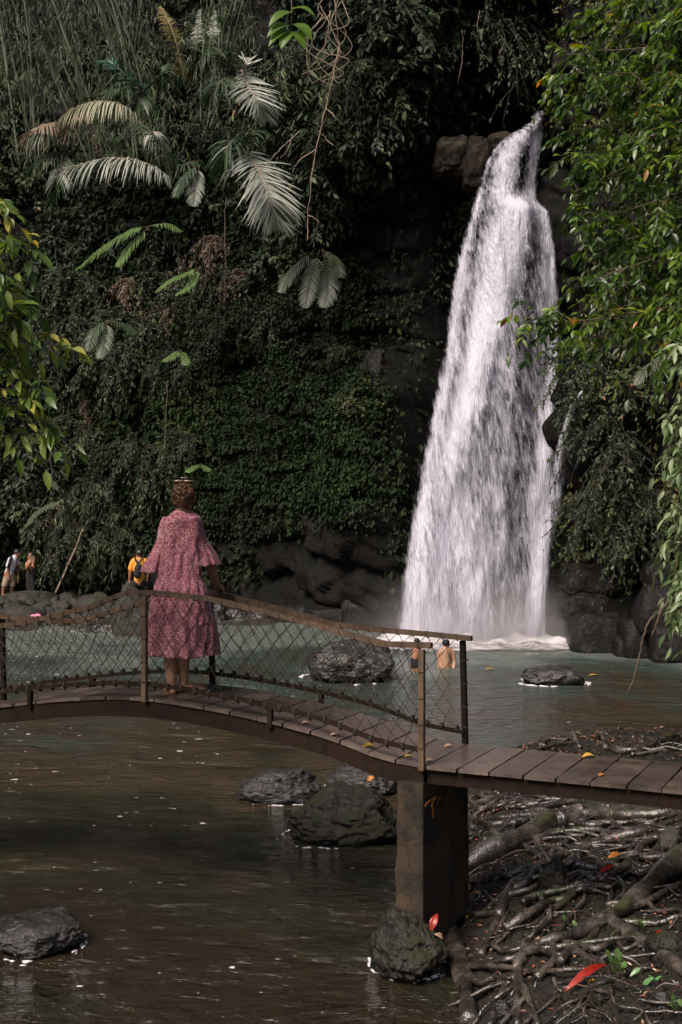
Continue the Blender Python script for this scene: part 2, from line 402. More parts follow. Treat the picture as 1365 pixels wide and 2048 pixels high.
def cliff_frame(s, z):
    e = .25
    p = cliff_pt(s, z); a = cliff_pt(s + e, z) - cliff_pt(s - e, z); b = cliff_pt(s, z + e) - cliff_pt(s, z - e)
    n = _n(np.cross(b.reshape(-1,3), a.reshape(-1,3)))
    pn = plan_n(s).reshape(-1, 2)
    flip = (n[:, 0]*pn[:, 0] + n[:, 1]*pn[:, 1]) < 0
    n[flip] *= -1
    return p.reshape(-1, 3), n
def hit(px, py):
    """where the sight line through photo point (px,py) meets the cliff"""
    k = (px - 682.5) / F
    s = np.linspace(0, SL, 1500); b = plan(s); r = b[:, 0] / np.maximum(b[:, 1], .1)
    m = (b[:, 1] > 3); i = np.argmin(np.where(m, np.abs(r - k), 9)); Y = b[i, 1]; ss = s[i]
    for _ in range(12):
        z = HC + (YH - py) * Y / F
        q = cliff_pt(np.array([ss]), np.array([z]))[0]
        dx = k * q[1] - q[0]
        ss = float(np.clip(ss + dx * .8, 0, SL)); Y = .5*Y + .5*float(q[1])
    return ss, z, q

# ------------------------------------------------------------------ ground sheet, bank
m, nt, b, o = mat('pool_water')
tc = N(nt, 'ShaderNodeTexCoord'); sx = N(nt, 'ShaderNodeSeparateXYZ'); nt.links.new(tc.outputs['Object'], sx.inputs[0])
big = noise_n(nt, .35, 4, .6, tc.outputs['Object'])
# silt: clear green-grey under the falls, brown over the shallows by the bank
yy = math_n(nt, 'MULTIPLY_ADD', sx.outputs[1], .055); yy.node.inputs[2].default_value = -.42
f = math_n(nt, 'ADD', yy, math_n(nt, 'MULTIPLY', math_n(nt, 'SUBTRACT', big.outputs[0], .5), 1.5))
silt = ramp(nt, f, [(.0, (.022,.016,.010)), (.20, (.021,.021,.012)), (.36, (.046,.033,.020)), (.55, (.038,.034,.024)), (.78, (.038,.056,.048)), (1, (.11,.13,.118))]).outputs[0]
# foam ring round the foot of the falls
vm = N(nt, 'ShaderNodeVectorMath', operation='DISTANCE'); mp = N(nt, 'ShaderNodeMapping'); mp.inputs['Scale'].default_value = (.42, 1.0, 0)
nt.links.new(tc.outputs['Object'], mp.inputs[0]); nt.links.new(mp.outputs[0], vm.inputs[0]); vm.inputs[1].default_value = (2.75*.42, 26.3, 0)
fn = noise_n(nt, 2.2, 6, .65, tc.outputs['Object'], stretch=(.6, 1.2, 1))
ff = math_n(nt, 'SUBTRACT', math_n(nt, 'ADD', fn.outputs[0], .62), math_n(nt, 'MULTIPLY', vm.outputs['Value'], .62))
foam = ramp(nt, ff, [(.42, (0,0,0)), (.62, (1,1,1))]).outputs[0]
# sky glints on the ripples, painted as small white flecks
fl = noise_n(nt, 8.0, 3, .5, tc.outputs['Object'], stretch=(.8, 1.5, 1))
fl2 = noise_n(nt, .8, 2, .5, tc.outputs['Object'])
sxl = math_n(nt, 'MULTIPLY', sx.outputs[0], -.012)
fk = math_n(nt, 'ADD', math_n(nt, 'ADD', fl.outputs[0], sxl), math_n(nt, 'MULTIPLY', fl2.outputs[0], .25))
glint = ramp(nt, fk, [(.880, (0,0,0)), (.892, (1,1,1))]).outputs[0]
foam_and_glint = math_n(nt, 'MAXIMUM', foam, glint)
col = mixc(nt, foam_and_glint, silt, (.80,.76,.80))
nt.links.new(col, b.inputs['Base Color'])
rgh = ramp(nt, math_n(nt, 'MULTIPLY', sx.outputs[1], .036), [(.3,(.07,)*3),(.62,(.20,)*3),(.9,(.34,)*3)]).outputs[0]
rr = math_n(nt, 'MULTIPLY_ADD', foam_and_glint, .5); nt.links.new(rgh, rr.node.inputs[2]); nt.links.new(rr, b.inputs['Roughness'])
b.inputs['IOR'].default_value = 1.33
w1 = noise_n(nt, 1.5, 3, .5, tc.outputs['Object'], stretch=(.85, 1.15, 1), dist=.8)
w2 = noise_n(nt, 5.5, 4, .62, tc.outputs['Object'], stretch=(.8, 1.2, 1), dist=1.2)
b1 = bump(nt, b, w1.outputs[0], .7, .26); bump(nt, b, w2.outputs[0], .8, .09, b1)
M['water'] = m
mb = MB(); xs = np.linspace(-27, 13, 60); ys = np.linspace(-12, 40, 70); X, Y = np.meshgrid(xs, ys)
mb.add(np.stack([X, Y, X*0], -1), [grid_faces(60, 70)])
tag(mb.obj('water', M['water']), kind='structure')
mb = MB(); xs = np.linspace(-200, 200, 41); ys = np.linspace(-200, 200, 41); X, Y = np.meshgrid(xs, ys)
mb.add(np.stack([X, Y, X*0 - 1.0], -1), [grid_faces(41, 41)])
tag(mb.obj('ground', M['soil']), kind='structure')

SHORE = np.array([(.55,-12),(.75,-2),(.8,3),(.84,6.2),(.82,7.7),(.76,8.5),(.86,9.4),(1.05,10.8),(1.18,12.4),(1.35,13.8),(1.6,15.2),(2.6,15.9),(4.3,16.3),(6.5,16.6),(9,17.2),(13,17.5)])
def shore_d(x, y):
    """signed distance inside the bank (right/near side positive)"""
    best = np.full(x.shape, 1e9); sgn = np.ones(x.shape)
    for (x0, y0), (x1, y1) in zip(SHORE[:-1], SHORE[1:]):
        dx, dy = x1-x0, y1-y0; L2 = dx*dx+dy*dy
        t = np.clip(((x-x0)*dx+(y-y0)*dy)/L2, 0, 1); d = np.hypot(x-x0-t*dx, y-y0-t*dy)
        cr = dx*(y-y0) - dy*(x-x0)
        m = d < best - 1e-9; sgn = np.where(m, np.where(cr < 0, 1, -1), sgn); best = np.where(m, d, best)
    return best * sgn
def bank_z(x, y):
    x = np.asarray(x, float); y = np.asarray(y, float)
    d = shore_d(x, y)
    near = np.clip((9.5 - y) / 6, 0, 1.6)
    h = np.where(d > 0, (.34 + .42*near) * (1 - np.exp(-np.clip(d, 0, None) / .55)) + np.clip(d - 1.2, 0, 6)*.10, d * .9)
    q = np.stack([x, y, x*0], -1).reshape(-1, 3)
    h = h + ((fbm(q*1.6, 4, 40) - .5) * .22).reshape(x.shape) * sm(d, -.3, .4)
    return np.maximum(h, -.9)
xs = np.concatenate([np.linspace(.2, 4.6, 260), np.linspace(4.7, 13, 50)]); ys = np.concatenate([np.linspace(-12, 4.9, 40), np.linspace(5, 17.4, 420)])
X, Y = np.meshgrid(xs, ys)
mb = MB(); Zb = bank_z(X, Y) ; Zb = Zb + ((fbm(np.stack([X, Y, X*0], -1).reshape(-1,3)*9, 3, 60)-.5)*.05).reshape(X.shape)*(Zb > -.1)
mb.add(np.stack([X, Y, Zb], -1), [grid_faces(len(xs), len(ys))])
tag(mb.obj('riverbank', M['soil']), kind='structure')
def G(px, py, lift=0.):
    """sight line through (px,py) meets the bank"""
    Y = np.linspace(4.5, 17.2, 900); x = (px - 682.5)*Y/F; z = HC + (YH-py)*Y/F
    h = bank_z(x, Y) + lift; i = np.argmax(z < h)
    if not (z < h).any(): i = len(Y)-1
    return np.array([x[i], Y[i], h[i]])
# left bank outside the frame, where the bridge lands and the leaning tree stands
mb = MB(); xs = np.linspace(-11, -3.9, 70); ys = np.linspace(4, 15, 90); X, Y = np.meshgrid(xs, ys); q = np.stack([X, Y, X*0], -1).reshape(-1, 3)
dl = (-4.1 + (fbm(q*.8, 3, 9)).reshape(X.shape)*-.5 - X) * sm(Y, 4, 6.5) * (1 - sm(Y, 12.8, 15)); Zl = np.where(dl > 0, 1.1*(1-np.exp(-np.clip(dl, 0, None)/.5)), dl*.9) - .05 + ((fbm(q*2, 4, 19)-.5)*.2).reshape(X.shape)
mb.add(np.stack([X, Y, np.maximum(Zl, -.9)], -1), [grid_faces(70, 90)]); tag(mb.obj('left_bank', M['soil']), kind='structure')
# far rocky shore on the left
mb = MB(); xs = np.linspace(-19, .6, 150); ys = np.linspace(26.5, 39.5, 100); X, Y = np.meshgrid(xs, ys)
edge = np.interp(X, [-19,-8,-5,-3.5,-2,-.6,.3], [27,28.6,28.0,27.6,29.2,30.4,29.3])
q = np.stack([X, Y, X*0], -1).reshape(-1, 3)
Zf = (1-np.exp(-np.clip(Y-edge, 0, 20)/1.6))*(.10) + ((fbm(q*1.1, 4, 77)-.5)*.34).reshape(X.shape)*sm(Y-edge, -.5, 1) + np.where(Y < edge, (Y-edge)*.6, 0)
mb.add(np.stack([X, Y, Zf - .02], -1), [grid_faces(150, 100)])
M['shore'] = rock_mat('gravel_shore', (.012,.010,.008), (.07,.055,.046), None, .5, .6, 3.0, 1.0)
tag(mb.obj('far_shore', M['shore']), kind='structure')

# ------------------------------------------------------------------ waterfall
def px_at(x, Y): return 682.5 + x*F/Y
LE = [(245,1062),(262,1040),(280,1008),(300,985),(330,968),(400,946),(450,930),(500,914),(600,893),(700,884),(800,862),(900,838),(1000,823),(1100,806),(1200,797),(1290,788)]
RE = [(245,1092),(280,1088),(330,1078),(400,1074),(430,1094),(500,1108),(600,1114),(700,1118),(800,1122),(900,1124),(1000,1116),(1100,1104),(1200,1096),(1290,1092)]
def fall_Y(z): 
    t = np.clip((10.9 - z)/10.9, 0, 1); return 27.35 - .95*np.sqrt(t)
def dens(px, py):
    """how much water falls where"""
    L = np.interp(py, [a for a, _ in LE], [b for _, b in LE]); R = np.interp(py, [a for a, _ in RE], [b for _, b in RE])
    u = (px - L) / (R - L); d = np.zeros(px.shape)
    core = np.interp(py, [245,280,330,400,430,500,620,740,820,900,1000,1150,1285], [1072,1035,1012,1000,1030,1005,975,948,930,905,885,865,860])
    wid = np.interp(py, [245,300,400,430,500,700,820,900,1000,1285], [14,24,26,34,32,24,26,32,50,70])
    amp = np.interp(py, [245,300,400,420,500,740,850,950,1285], [.35,.48,.40,.95,1.05,.95,.62,.38,.30])
    d += amp*np.exp(-((px-core)/wid)**2)
    c2 = np.interp(py, [245,330,410,430,520,620,760,900,1000,1285], [1078,1064,1058,1082,1098,1106,1106,1096,1083,1072])
    w2 = np.interp(py, [245,400,430,600,900,1285], [10,14,16,14,17,17]); a2 = np.interp(py, [245,410,430,560,700,800,880,1285], [.42,.6,.9,.55,.5,.6,.9,.9])
    d += a2*np.exp(-((px-c2)/w2)**2)
    d += .15*sm(u, 0, .06)*(1-sm(u, .5, .8))
    d += .15*sm(u, .3, .5)*(1-sm(u, .95, 1.0))*sm(py, 450, 560)
    d += .05*sm(py, 420, 520) + .17*np.exp(-((px-1068)/26)**2)*sm(py, 415, 450)*(1-sm(py, 900, 1100))
    d += .34*np.exp(-((u-.08)/.06)**2)*sm(py, 330, 420)*(1-.3*sm(py, 800, 1000))
    d += .35*np.exp(-((u-.03)/.05)**2)*(1-sm(py, 300, 460))
    d += .12*sm(py, 900, 1150) + .55*sm(py, 1190, 1285)
    # dark rock showing between the two streams
    d -= .10*np.exp(-((px-np.interp(py,[430,520,700,900],[1062,1062,1055,1030]))/np.interp(py,[430,520,700],[8,16,24]))**2)*sm(py, 440, 480)*(1-sm(py, 780, 1000))
    d -= .12*np.exp(-((px-1038)/9)**2)*sm(py,255,275)*(1-sm(py,300,380))
    d *= sm(u, -.02, .09)*(1 - sm(u, .93, 1.02))
    d *= .25 + .75*sm(py, 244, 290)
    return np.clip(d, 0, 1.2)
def wf_mat(name, seed, amount):
    m, nt, b, o = mat(name)
    uv = N(nt, 'ShaderNodeUVMap')
    at = N(nt, 'ShaderNodeAttribute', attribute_name='tint')
    mp = N(nt, 'ShaderNodeMapping'); mp.inputs['Location'].default_value = (seed*3.7, seed*1.9, seed); nt.links.new(uv.outputs[0], mp.inputs[0])
    a = noise_n(nt, 1., 5, .62, mp.outputs[0], stretch=(30, 9., 1), dist=.4)
    c = noise_n(nt, 1., 4, .6, mp.outputs[0], stretch=(9, 4.0, 1), dist=.6)
    s_ = noise_n(nt, 1., 3, .6, mp.outputs[0], stretch=(95, 16., 1))
    t = math_n(nt, 'ADD', math_n(nt, 'MULTIPLY', a.outputs[0], .95), math_n(nt, 'MULTIPLY', c.outputs[0], 1.0))
    t = math_n(nt, 'ADD', t, math_n(nt, 'MULTIPLY', s_.outputs[0], .75))
    v = math_n(nt, 'ADD', math_n(nt, 'MULTIPLY', at.outputs['Fac'], amount), math_n(nt, 'SUBTRACT', t, 1.35))
    al = ramp(nt, v, [(.14, (0,0,0)), (.34, (.22,.22,.22)), (.74, (1,1,1))]).outputs[0]
    # nothing where no water falls
    gate = ramp(nt, at.outputs['Fac'], [(.02, (0,0,0)), (.16, (1,1,1))]).outputs[0]
    al = math_n(nt, 'MULTIPLY', al, gate)
    b.inputs['Base Color'].default_value = (.70,.69,.82,1); b.inputs['Roughness'].default_value = .5
    tr = N(nt, 'ShaderNodeBsdfTranslucent'); tr.inputs[0].default_value = (.80,.76,.80,1)
    mx = N(nt, 'ShaderNodeMixShader'); mx.inputs[0].default_value = .12
    nt.links.new(b.outputs[0], mx.inputs[1]); nt.links.new(tr.outputs[0], mx.inputs[2])
    tp = N(nt, 'ShaderNodeBsdfTransparent'); m2 = N(nt, 'ShaderNodeMixShader')
    nt.links.new(al, m2.inputs[0]); nt.links.new(tp.outputs[0], m2.inputs[1]); nt.links.new(mx.outputs[0], m2.inputs[2])
    nt.links.new(m2.outputs[0], o.inputs[0])
    bump(nt, b, t, .6, .12)
    return m
fall = bpy.data.objects.new('waterfall', None); COL.objects.link(fall); fall.location = (2.9, 26.5, 0); tag(fall, kind='structure')
for k in range(3):
    NU, NV = 130, 330
    u = np.linspace(-.03, 1.03, NU); z = np.linspace(10.95, -.05, NV); U, Zz = np.meshgrid(u, z)
    Yb = fall_Y(Zz); py = YH - (Zz - HC)*F/Yb
    L = np.interp(py, [a for a, _ in LE], [b for _, b in LE]); R = np.interp(py, [a for a, _ in RE], [b for _, b in RE])
    px = L + (R-L)*U; X = (px-682.5)*Yb/F
    q = np.stack([X*2.2, Zz*.55, X*0+k*7], -1).reshape(-1, 3)
    off = ((fbm(q, 3, 90+k)-.5)*1.1).reshape(X.shape)
    bulge = -.35*np.sin(np.pi*np.clip(U, 0, 1)) - .35*np.exp(-((px-1040)/60)**2)*sm(py, 380, 440)*(1-sm(py, 440, 800))
    Yw = Yb + (k-1.5)*.16 + off*.5*sm(py, 240, 500) + bulge
    mb = MB(); mb.add(np.stack([X, Yw, Zz], -1), [grid_faces(NU, NV)], dens(px, py).ravel())
    o = mb.obj('falling_water', wf_mat('falling_water_%d' % k, k*5.3+1, (.88,.78,.86)[k]), fall)
    uvl = o.data.uv_layers.new(name='UVMap')
    li = np.empty(len(o.data.loops), np.int32); o.data.loops.foreach_get('vertex_index', li)
    # metres: across, and down the fall with streaks lengthening as the water speeds up
    tfall = np.sqrt(np.clip(11.2 - Zz, .02, 20)) * 1.5
    UV = np.stack([(X/ (1+.35*sm(py,300,1200))*.55).ravel(), tfall.ravel()], 1)
    uvl.data.foreach_set('uv', UV[li].ravel())
# thin side trickle running down off the right rock
tr = [(1166,782),(1154,800),(1140,832),(1130,865),(1122,900),(1115,960),(1108,1040),(1100,1110)]
wd_ = [5,8,9,10,12,16,20,22]
NU, NV = 24, 120; pc = smooth_path([(a, b_, 0) for a, b_ in tr], NV); ww = np.interp(np.linspace(0, 7, NV), range(8), wd_)
U, K_ = np.meshgrid(np.linspace(-1, 1, NU), np.arange(NV)); px = pc[K_, 0] + U*ww[K_]; py = pc[K_, 1] + 0*U; Yt = 24.9 + (py-780)*.0022 + U*U*.1
mb = MB(); X = (px-682.5)*Yt/F; Zt = HC + (YH-py)*Yt/F
mb.add(np.stack([X, Yt, Zt], -1), [grid_faces(NU, NV)], ((.95 - .45*sm(py, 800, 1000))*(1-U*U)*(1-sm(py, 980, 1110))).ravel())
o = mb.obj('side_trickle', wf_mat('side_trickle', 3.3, .95), fall); uvl = o.data.uv_layers.new(name='UVMap')
li = np.empty(len(o.data.loops), np.int32); o.data.loops.foreach_get('vertex_index', li)
UV = np.stack([(X*.55).ravel(), (np.sqrt(np.clip(6.2-Zt, .02, 9))*1.5).ravel()], 1); uvl.data.foreach_set('uv', UV[li].ravel())
# churned foam at the foot of the falls: a low froth that thins out into the pool
m, nt, b, o_ = mat('churned_foam'); tc = N(nt, 'ShaderNodeTexCoord'); at = N(nt, 'ShaderNodeAttribute', attribute_name='tint')
n1 = noise_n(nt, 3.5, 6, .7, tc.outputs['Object'], stretch=(.7,1,2)); v = math_n(nt, 'ADD', at.outputs['Fac'], math_n(nt, 'MULTIPLY', math_n(nt, 'SUBTRACT', n1.outputs[0], .5), 1.5))
al = ramp(nt, v, [(.18,(0,0,0)),(.85,(1,1,1))]).outputs[0]; b.inputs['Base Color'].default_value = (.82,.78,.82,1); b.inputs['Roughness'].default_value = .7; bump(nt, b, n1.outputs[0], .8, .1)
tp = N(nt, 'ShaderNodeBsdfTransparent'); mx = N(nt, 'ShaderNodeMixShader'); nt.links.new(al, mx.inputs[0]); nt.links.new(tp.outputs[0], mx.inputs[1]); nt.links.new(b.outputs[0], mx.inputs[2]); nt.links.new(mx.outputs[0], o_.inputs[0])
M['froth'] = m
NU, NV = 170, 60; U, K_ = np.meshgrid(np.linspace(.3, 6.0, NU), np.linspace(24.1, 27.1, NV))
base_y = 26.35 - .10*np.clip(U-3, 0, 3); q = np.stack([U*3.2, K_*4, U*0], -1).reshape(-1,3); dn = np.exp(-((K_-base_y)/np.where(K_ < base_y, 1.15, .8))**2)*1.2*sm(U, .4, 1.3)*(1-sm(U, 3.9, 5.7))*(1-sm(K_, 26.7, 27.1))*sm(K_, 24.1, 24.7)
mb = MB(); hgt = dn*(.05 + .36*((fbm(q, 4, 12)).reshape(U.shape))**1.5)
mb.add(np.stack([U, K_, hgt + .012], -1), [grid_faces(NU, NV)], dn.ravel()); mb.obj('froth', M['froth'], fall)
ico = bmesh.new(); bmesh.ops.create_icosphere(ico, subdivisions=1, radius=1); ICV = np.array([v.co[:] for v in ico.verts]); ICF = np.array([[v.index for v in f.verts] for f in ico.faces]); ico.free()
# drifting mist where the water strikes the pool
bm = bmesh.new(); bmesh.ops.create_icosphere(bm, subdivisions=4, radius=1); me = bpy.data.meshes.new('mist'); bm.to_mesh(me); bm.free()
ms = bpy.data.objects.new('mist', me); COL.objects.link(ms); ms.location = (2.75, 25.9, .0); ms.scale = (3.0, 1.25, 1.9); ms['kind'] = 'stuff'
m = bpy.data.materials.new('mist'); m.use_nodes = True; nt = m.node_tree
for n_ in list(nt.nodes): nt.nodes.remove(n_)
ov = N(nt, 'ShaderNodeOutputMaterial'); pv = N(nt, 'ShaderNodeVolumePrincipled'); pv.inputs['Color'].default_value = (.92,.88,.92,1); tc = N(nt, 'ShaderNodeTexCoord')
ln = N(nt, 'ShaderNodeVectorMath', operation='LENGTH'); nt.links.new(tc.outputs['Object'], ln.inputs[0]); nz = noise_n(nt, 2.2, 3, .5, tc.outputs['Object'])
f_ = math_n(nt, 'SUBTRACT', 1., ln.outputs['Value'], True); f_ = math_n(nt, 'MULTIPLY', math_n(nt, 'MULTIPLY', f_, f_), math_n(nt, 'MULTIPLY', nz.outputs[0], 5.)); nt.links.new(f_, pv.inputs['Density']); nt.links.new(pv.outputs[0], ov.inputs['Volume']); me.materials.append(m)
M['cliff_block'] = rock_mat('dark_block_rock', (.004,.0034,.0033), (.015,.0125,.012), None, .5, .42, 1.3, 1., .35)
# ------------------------------------------------------------------ boulders
def boulder(px, ytop, ybase, wpx, material, label, seed, Y=None, depth=None, sharp=.5, sub=4, sink=.35, cat='rock', name='boulder', group=None, flat=1., tilt=0., blocky=False, fine=.03):
    """rock with its top at ytop, its foot at ybase and its outline wpx wide in the photo"""
    if Y is None: Y = HC*F/(ybase - YH)
    w = wpx*Y/F; zt = HC + (YH-ytop)*Y/F; zb = HC + (YH-ybase)*Y/F
    h = zt - zb; c = np.array([(px-682.5)*Y/F, Y + (depth or w)*.35, zb])
    bm = bmesh.new(); bmesh.ops.create_icosphere(bm, subdivisions=sub, radius=1)
    V = np.array([v.co[:] for v in bm.verts]); F3 = np.array([[v.index for v in f.verts] for f in bm.faces]); bm.free()
    rr = np.random.default_rng(seed)
    if blocky: V = np.sign(V)*np.abs(V)**(.42 if blocky is True else blocky); V /= np.abs(V).max()
    # chop with planes for facets
    Vn = V.copy()
    for k in range(5 if blocky else 9):
        n = rr.normal(0, 1, 3); n[2] = abs(n[2])*.8; n /= np.linalg.norm(n); dd = rr.uniform(.9, 1.25) if blocky else rr.uniform(.55, .85)
        over = Vn @ n - dd
        Vn = Vn - np.clip(over, 0, None)[:, None]*n*(.35 + .6*sharp)
    q = Vn*1.3 + seed*3.1
    Vn = Vn + V*((fbm(q*1.4, 4, seed)-.5)*(.28 if blocky is True else .5))[:, None] + V*((ridge(q*2.6, 4, seed+2)-.5)*.16)[:, None] + V*((fbm(q*9, 3, seed+4)-.5)*.07)[:, None] + V*((ridge(q*np.array([5,7,11]), 4, seed+6)-.6)*fine)[:, None] + V*((fbm(q*32, 2, seed+7)-.5)*fine*.5)[:, None]
    mn, mx = Vn.min(0), Vn.max(0); Vn = (Vn - (mn+mx)/2)/((mx-mn)/2)
    zz = (Vn[:, 2]+1)/2
    ca, sa = math.cos(tilt), math.sin(tilt)
    X = Vn[:, 0]*w/2; Yv = Vn[:, 1]*(depth or w)/2; Zv = zz*h*(1+sink) - h*sink + X*math.tan(tilt)*.5
    mb = MB(); mb.add(np.stack([X, Yv, Zv], 1), [F3])
    o = mb.obj(name, material); o.location = c
    tag(o, label, cat, group); return o
B = boulder
B(58, 1851, 1915, 190, M['rock_wet'], 'rounded dark wet rock standing in the water at the lower left edge', 3, sharp=.3, sub=6, fine=.05)
B(686, 1583, 1688, 236, M['rock_moss'], 'mossy green boulder in the stream left of the concrete bridge pillar', 5, sharp=.75, sub=6, depth=.8, fine=.07)
B(556, 1548, 1606, 176, M['rock_wet'], 'low shiny wet rock in the stream farthest left under the bridge', 12, sharp=.9, sub=6, depth=.7, fine=.12)
B(730, 1532, 1592, 165, M['rock_wet'], 'pale wet rock under the bridge just behind the mossy boulder', 9, sharp=.8, sub=6, depth=.8, fine=.10)
B(820, 1842, 1950, 166, M['rock_moss'], 'dark mossy boulder carrying the foot of the concrete pillar', 21, sharp=.3, sub=6, depth=.75, Y=8.35, fine=.05)
B(697, 1284, 1366, 190, M['rock_wet'], 'big dark wet boulder in the pool seen through the bridge netting', 14, sharp=.9, sub=6, depth=1.4, fine=.08)
B(1112, 1337, 1371, 132, M['rock_wet'], 'small shiny rock poking out of the pool in front of the waterfall', 17, sharp=.7, sub=5, depth=.8, fine=.09)
# rocks of the far left shore
far = [
 (40,1187,1240,190,34.5,'long flat grey rock under the feet of the person in the white shirt',.6),
 (80,1203,1246,62,33,'squat grey rock below the photographing person',.3),
 (25,1212,1262,110,30.5,'rounded grey rock at the left edge beneath the flat one',.4),
 (128,1186,1225,70,36,'dark rock at the lower end of the leaning stick',.5),
 (172,1187,1242,105,33.5,'large dark slab-sided rock right of the leaning stick',.9),
 (215,1198,1262,80,31,'grey rock leaning on the slab-sided rock above the left netting',.6),
 (270,1163,1275,105,27.6,'big round grey-green boulder on which the person in yellow sits',.35),
 (118,1228,1262,60,29.5,'low dark stone at the water edge under the left handrail',.5),
 (160,1238,1268,52,29.0,'small flat stone at the water edge behind the left netting',.5),
 (205,1245,1276,60,28.2,'dark wet stone at the foot of the big round boulder',.5),
 (60,1240,1264,50,29.6,'small round stone near the pink cloth',.4),
 (100,1214,1236,44,32.5,'small grey stone between the two larger shore rocks',.4),
 (330,1205,1272,90,28.2,'brown rock partly hidden behind the pink dress',.6),
 (420,1200,1250,70,30.5,'dark rock right of the pink dress at the cliff foot',.6),
 (460,1212,1250,80,31.0,'low dark rock at the cliff foot above the falling handrail',.6),
 (520,1206,1247,60,31.0,'narrow dark rock at the cliff foot seen over the far handrail',.8),
 (570,1214,1245,64,30.8,'dark low rock at the middle of the cliff foot',.6),
]
for k, (x, yt, yb, w, Y, lab, sh) in enumerate(far):
    B(x, yt, yb, w, M['rock_wet'] if 'wet' in lab or k > 12 else M['rock_dry'], lab, 40+k, Y=Y, sharp=sh, sub=4, name='shore_rock', group='rocks of the far shore')
rr = np.random.default_rng(5)
for k in range(70):
    x = rr.uniform(-20, 330); Y = rr.uniform(28.6, 34) if x < 230 else rr.uniform(28.2, 29.5); yb = YH + (HC - .06 - (Y-28.5)*.018)*F/Y
    w = rr.uniform(10, 34); B(x, yb - w*rr.uniform(.35,.6), yb+2, w, M['rock_dry'], 'small loose grey stone of the rubble on the far left shore', 140+k, Y=Y, sub=3, name='shore_stone', cat='stone', group='loose stones of the far shore')
# ledge rocks by the lip of the falls
B(912, 260, 350, 92, M['rock_ledge'], 'brown bulging rock on the ledge, farther from the falling water', 81, Y=27.0, sharp=.35, sub=5, depth=1.3, sink=.1, blocky=.72, name='ledge_rock', cat='rock', group='rocks on the waterfall ledge')
B(958, 258, 372, 74, M['rock_ledge'], 'tall brown rock on the ledge touching the left side of the falling water', 82, Y=26.9, sharp=.5, sub=5, depth=1.3, sink=.1, blocky=.72, name='ledge_rock', cat='rock', group='rocks on the waterfall ledge')
B(1010, 255, 300, 90, M['rock_ledge'], 'low dark rock at the lip between the two streams', 83, Y=27.9, sharp=.5, sub=4, depth=1., name='ledge_rock', cat='rock', group='rocks on the waterfall ledge')
# blocky rock courses right of the falls
blk = [
 (1190,1128,1188,120,25.6,'upper wet block right of the foot of the falls'),(1185,1182,1232,130,25.5,'middle wet block right of the foot of the falls'),
 (1215,1222,1312,150,24.9,'broad wet block at the waterline right of the falls'),(1130,1225,1290,80,26.2,'wet block half behind the spray at the foot of the falls'),
 (1330,1168,1262,110,23.6,'large dark block high at the right edge above the waterline'),(1290,1235,1318,90,24.0,'dark pointed block at the waterline near the bare branch'),
 (1345,1250,1326,80,23.4,'dark block at the waterline at the right edge'),(1330,1120,1172,80,23.9,'small upper block under the right-hand vines'),
 (1262,1270,1318,60,24.2,'small wet rock in the gap of the right-hand blocks'),
]
for k, (x, yt, yb, w, Y, lab) in enumerate(blk):
    B(x, yt, yb, w, M['cliff_block'], lab, 200+k, Y=Y, sharp=1., sub=4, depth=w*Y/F*1.1, sink=.15, name='rock_block', cat='rock', blocky=True, group='blocks of the right rock wall')
B(1172, 770, 948, 96, M['cliff_block'], 'wet rock knob with a thin trickle beside the falls', 231, Y=25.4, sharp=.8, sub=5, depth=1.2, sink=0, name='rock_outcrop')
B(752, 690, 800, 70, M['cliff_block'], 'smooth dark rock face above the round patch of climbing leaves', 237, Y=28.4, sharp=.9, sub=5, depth=.9, sink=0, name='rock_outcrop')
# two courses of rock at the centre of the cliff foot
cb = [(755,1196,1262,150,29.2),(680,1212,1254,150,29.6),(600,1210,1246,130,30.4)]
for k, (x, yt, yb, w, Y) in enumerate(cb):
    B(x, yt, yb, w, M['cliff_block'], ['dark rock course at the cliff foot nearest the falls','low dark rock course left of the one nearest the falls','low dark ledge left of the middle of the cliff foot'][k], 260+k, Y=Y, sharp=1., sub=4, depth=1.2, sink=.1, name='rock_course', blocky=True, group='rock courses at the cliff foot')
# stones among the roots
for k, (px, py, w, h, mt, lab) in enumerate([
 (1280,1628,110,26,'rock_dry','grey flat stone lying among the roots below the walkway'),
 (1200,1630,80,24,'rock_moss','mossy stone among the roots under the middle of the walkway'),
 (1108,1782,60,62,'rock_moss','upright mossy stone in the middle of the root mat'),
 (1345,1700,60,44,'rock_dry','pale stone between roots at the right edge'),
 (1345,1925,90,55,'rock_moss','mossy stone under the thick root at the right edge'),
 (1327,2020,36,30,'rock_wet','small round dark pebble in the lower right corner'),
 (1010,2034,40,26,'rock_wet','small brown pebble between the bottom roots')]):
    g = G(px, py); w_ = w*g[1]/F; h_ = h*g[1]/F
    B(px, YH + (HC - g[2] - h_)*F/g[1], YH + (HC - g[2])*F/g[1], w, M[mt], lab, 300+k, Y=g[1], sub=4, sink=.5, name='bank_stone', cat='stone', group='stones on the root bank')

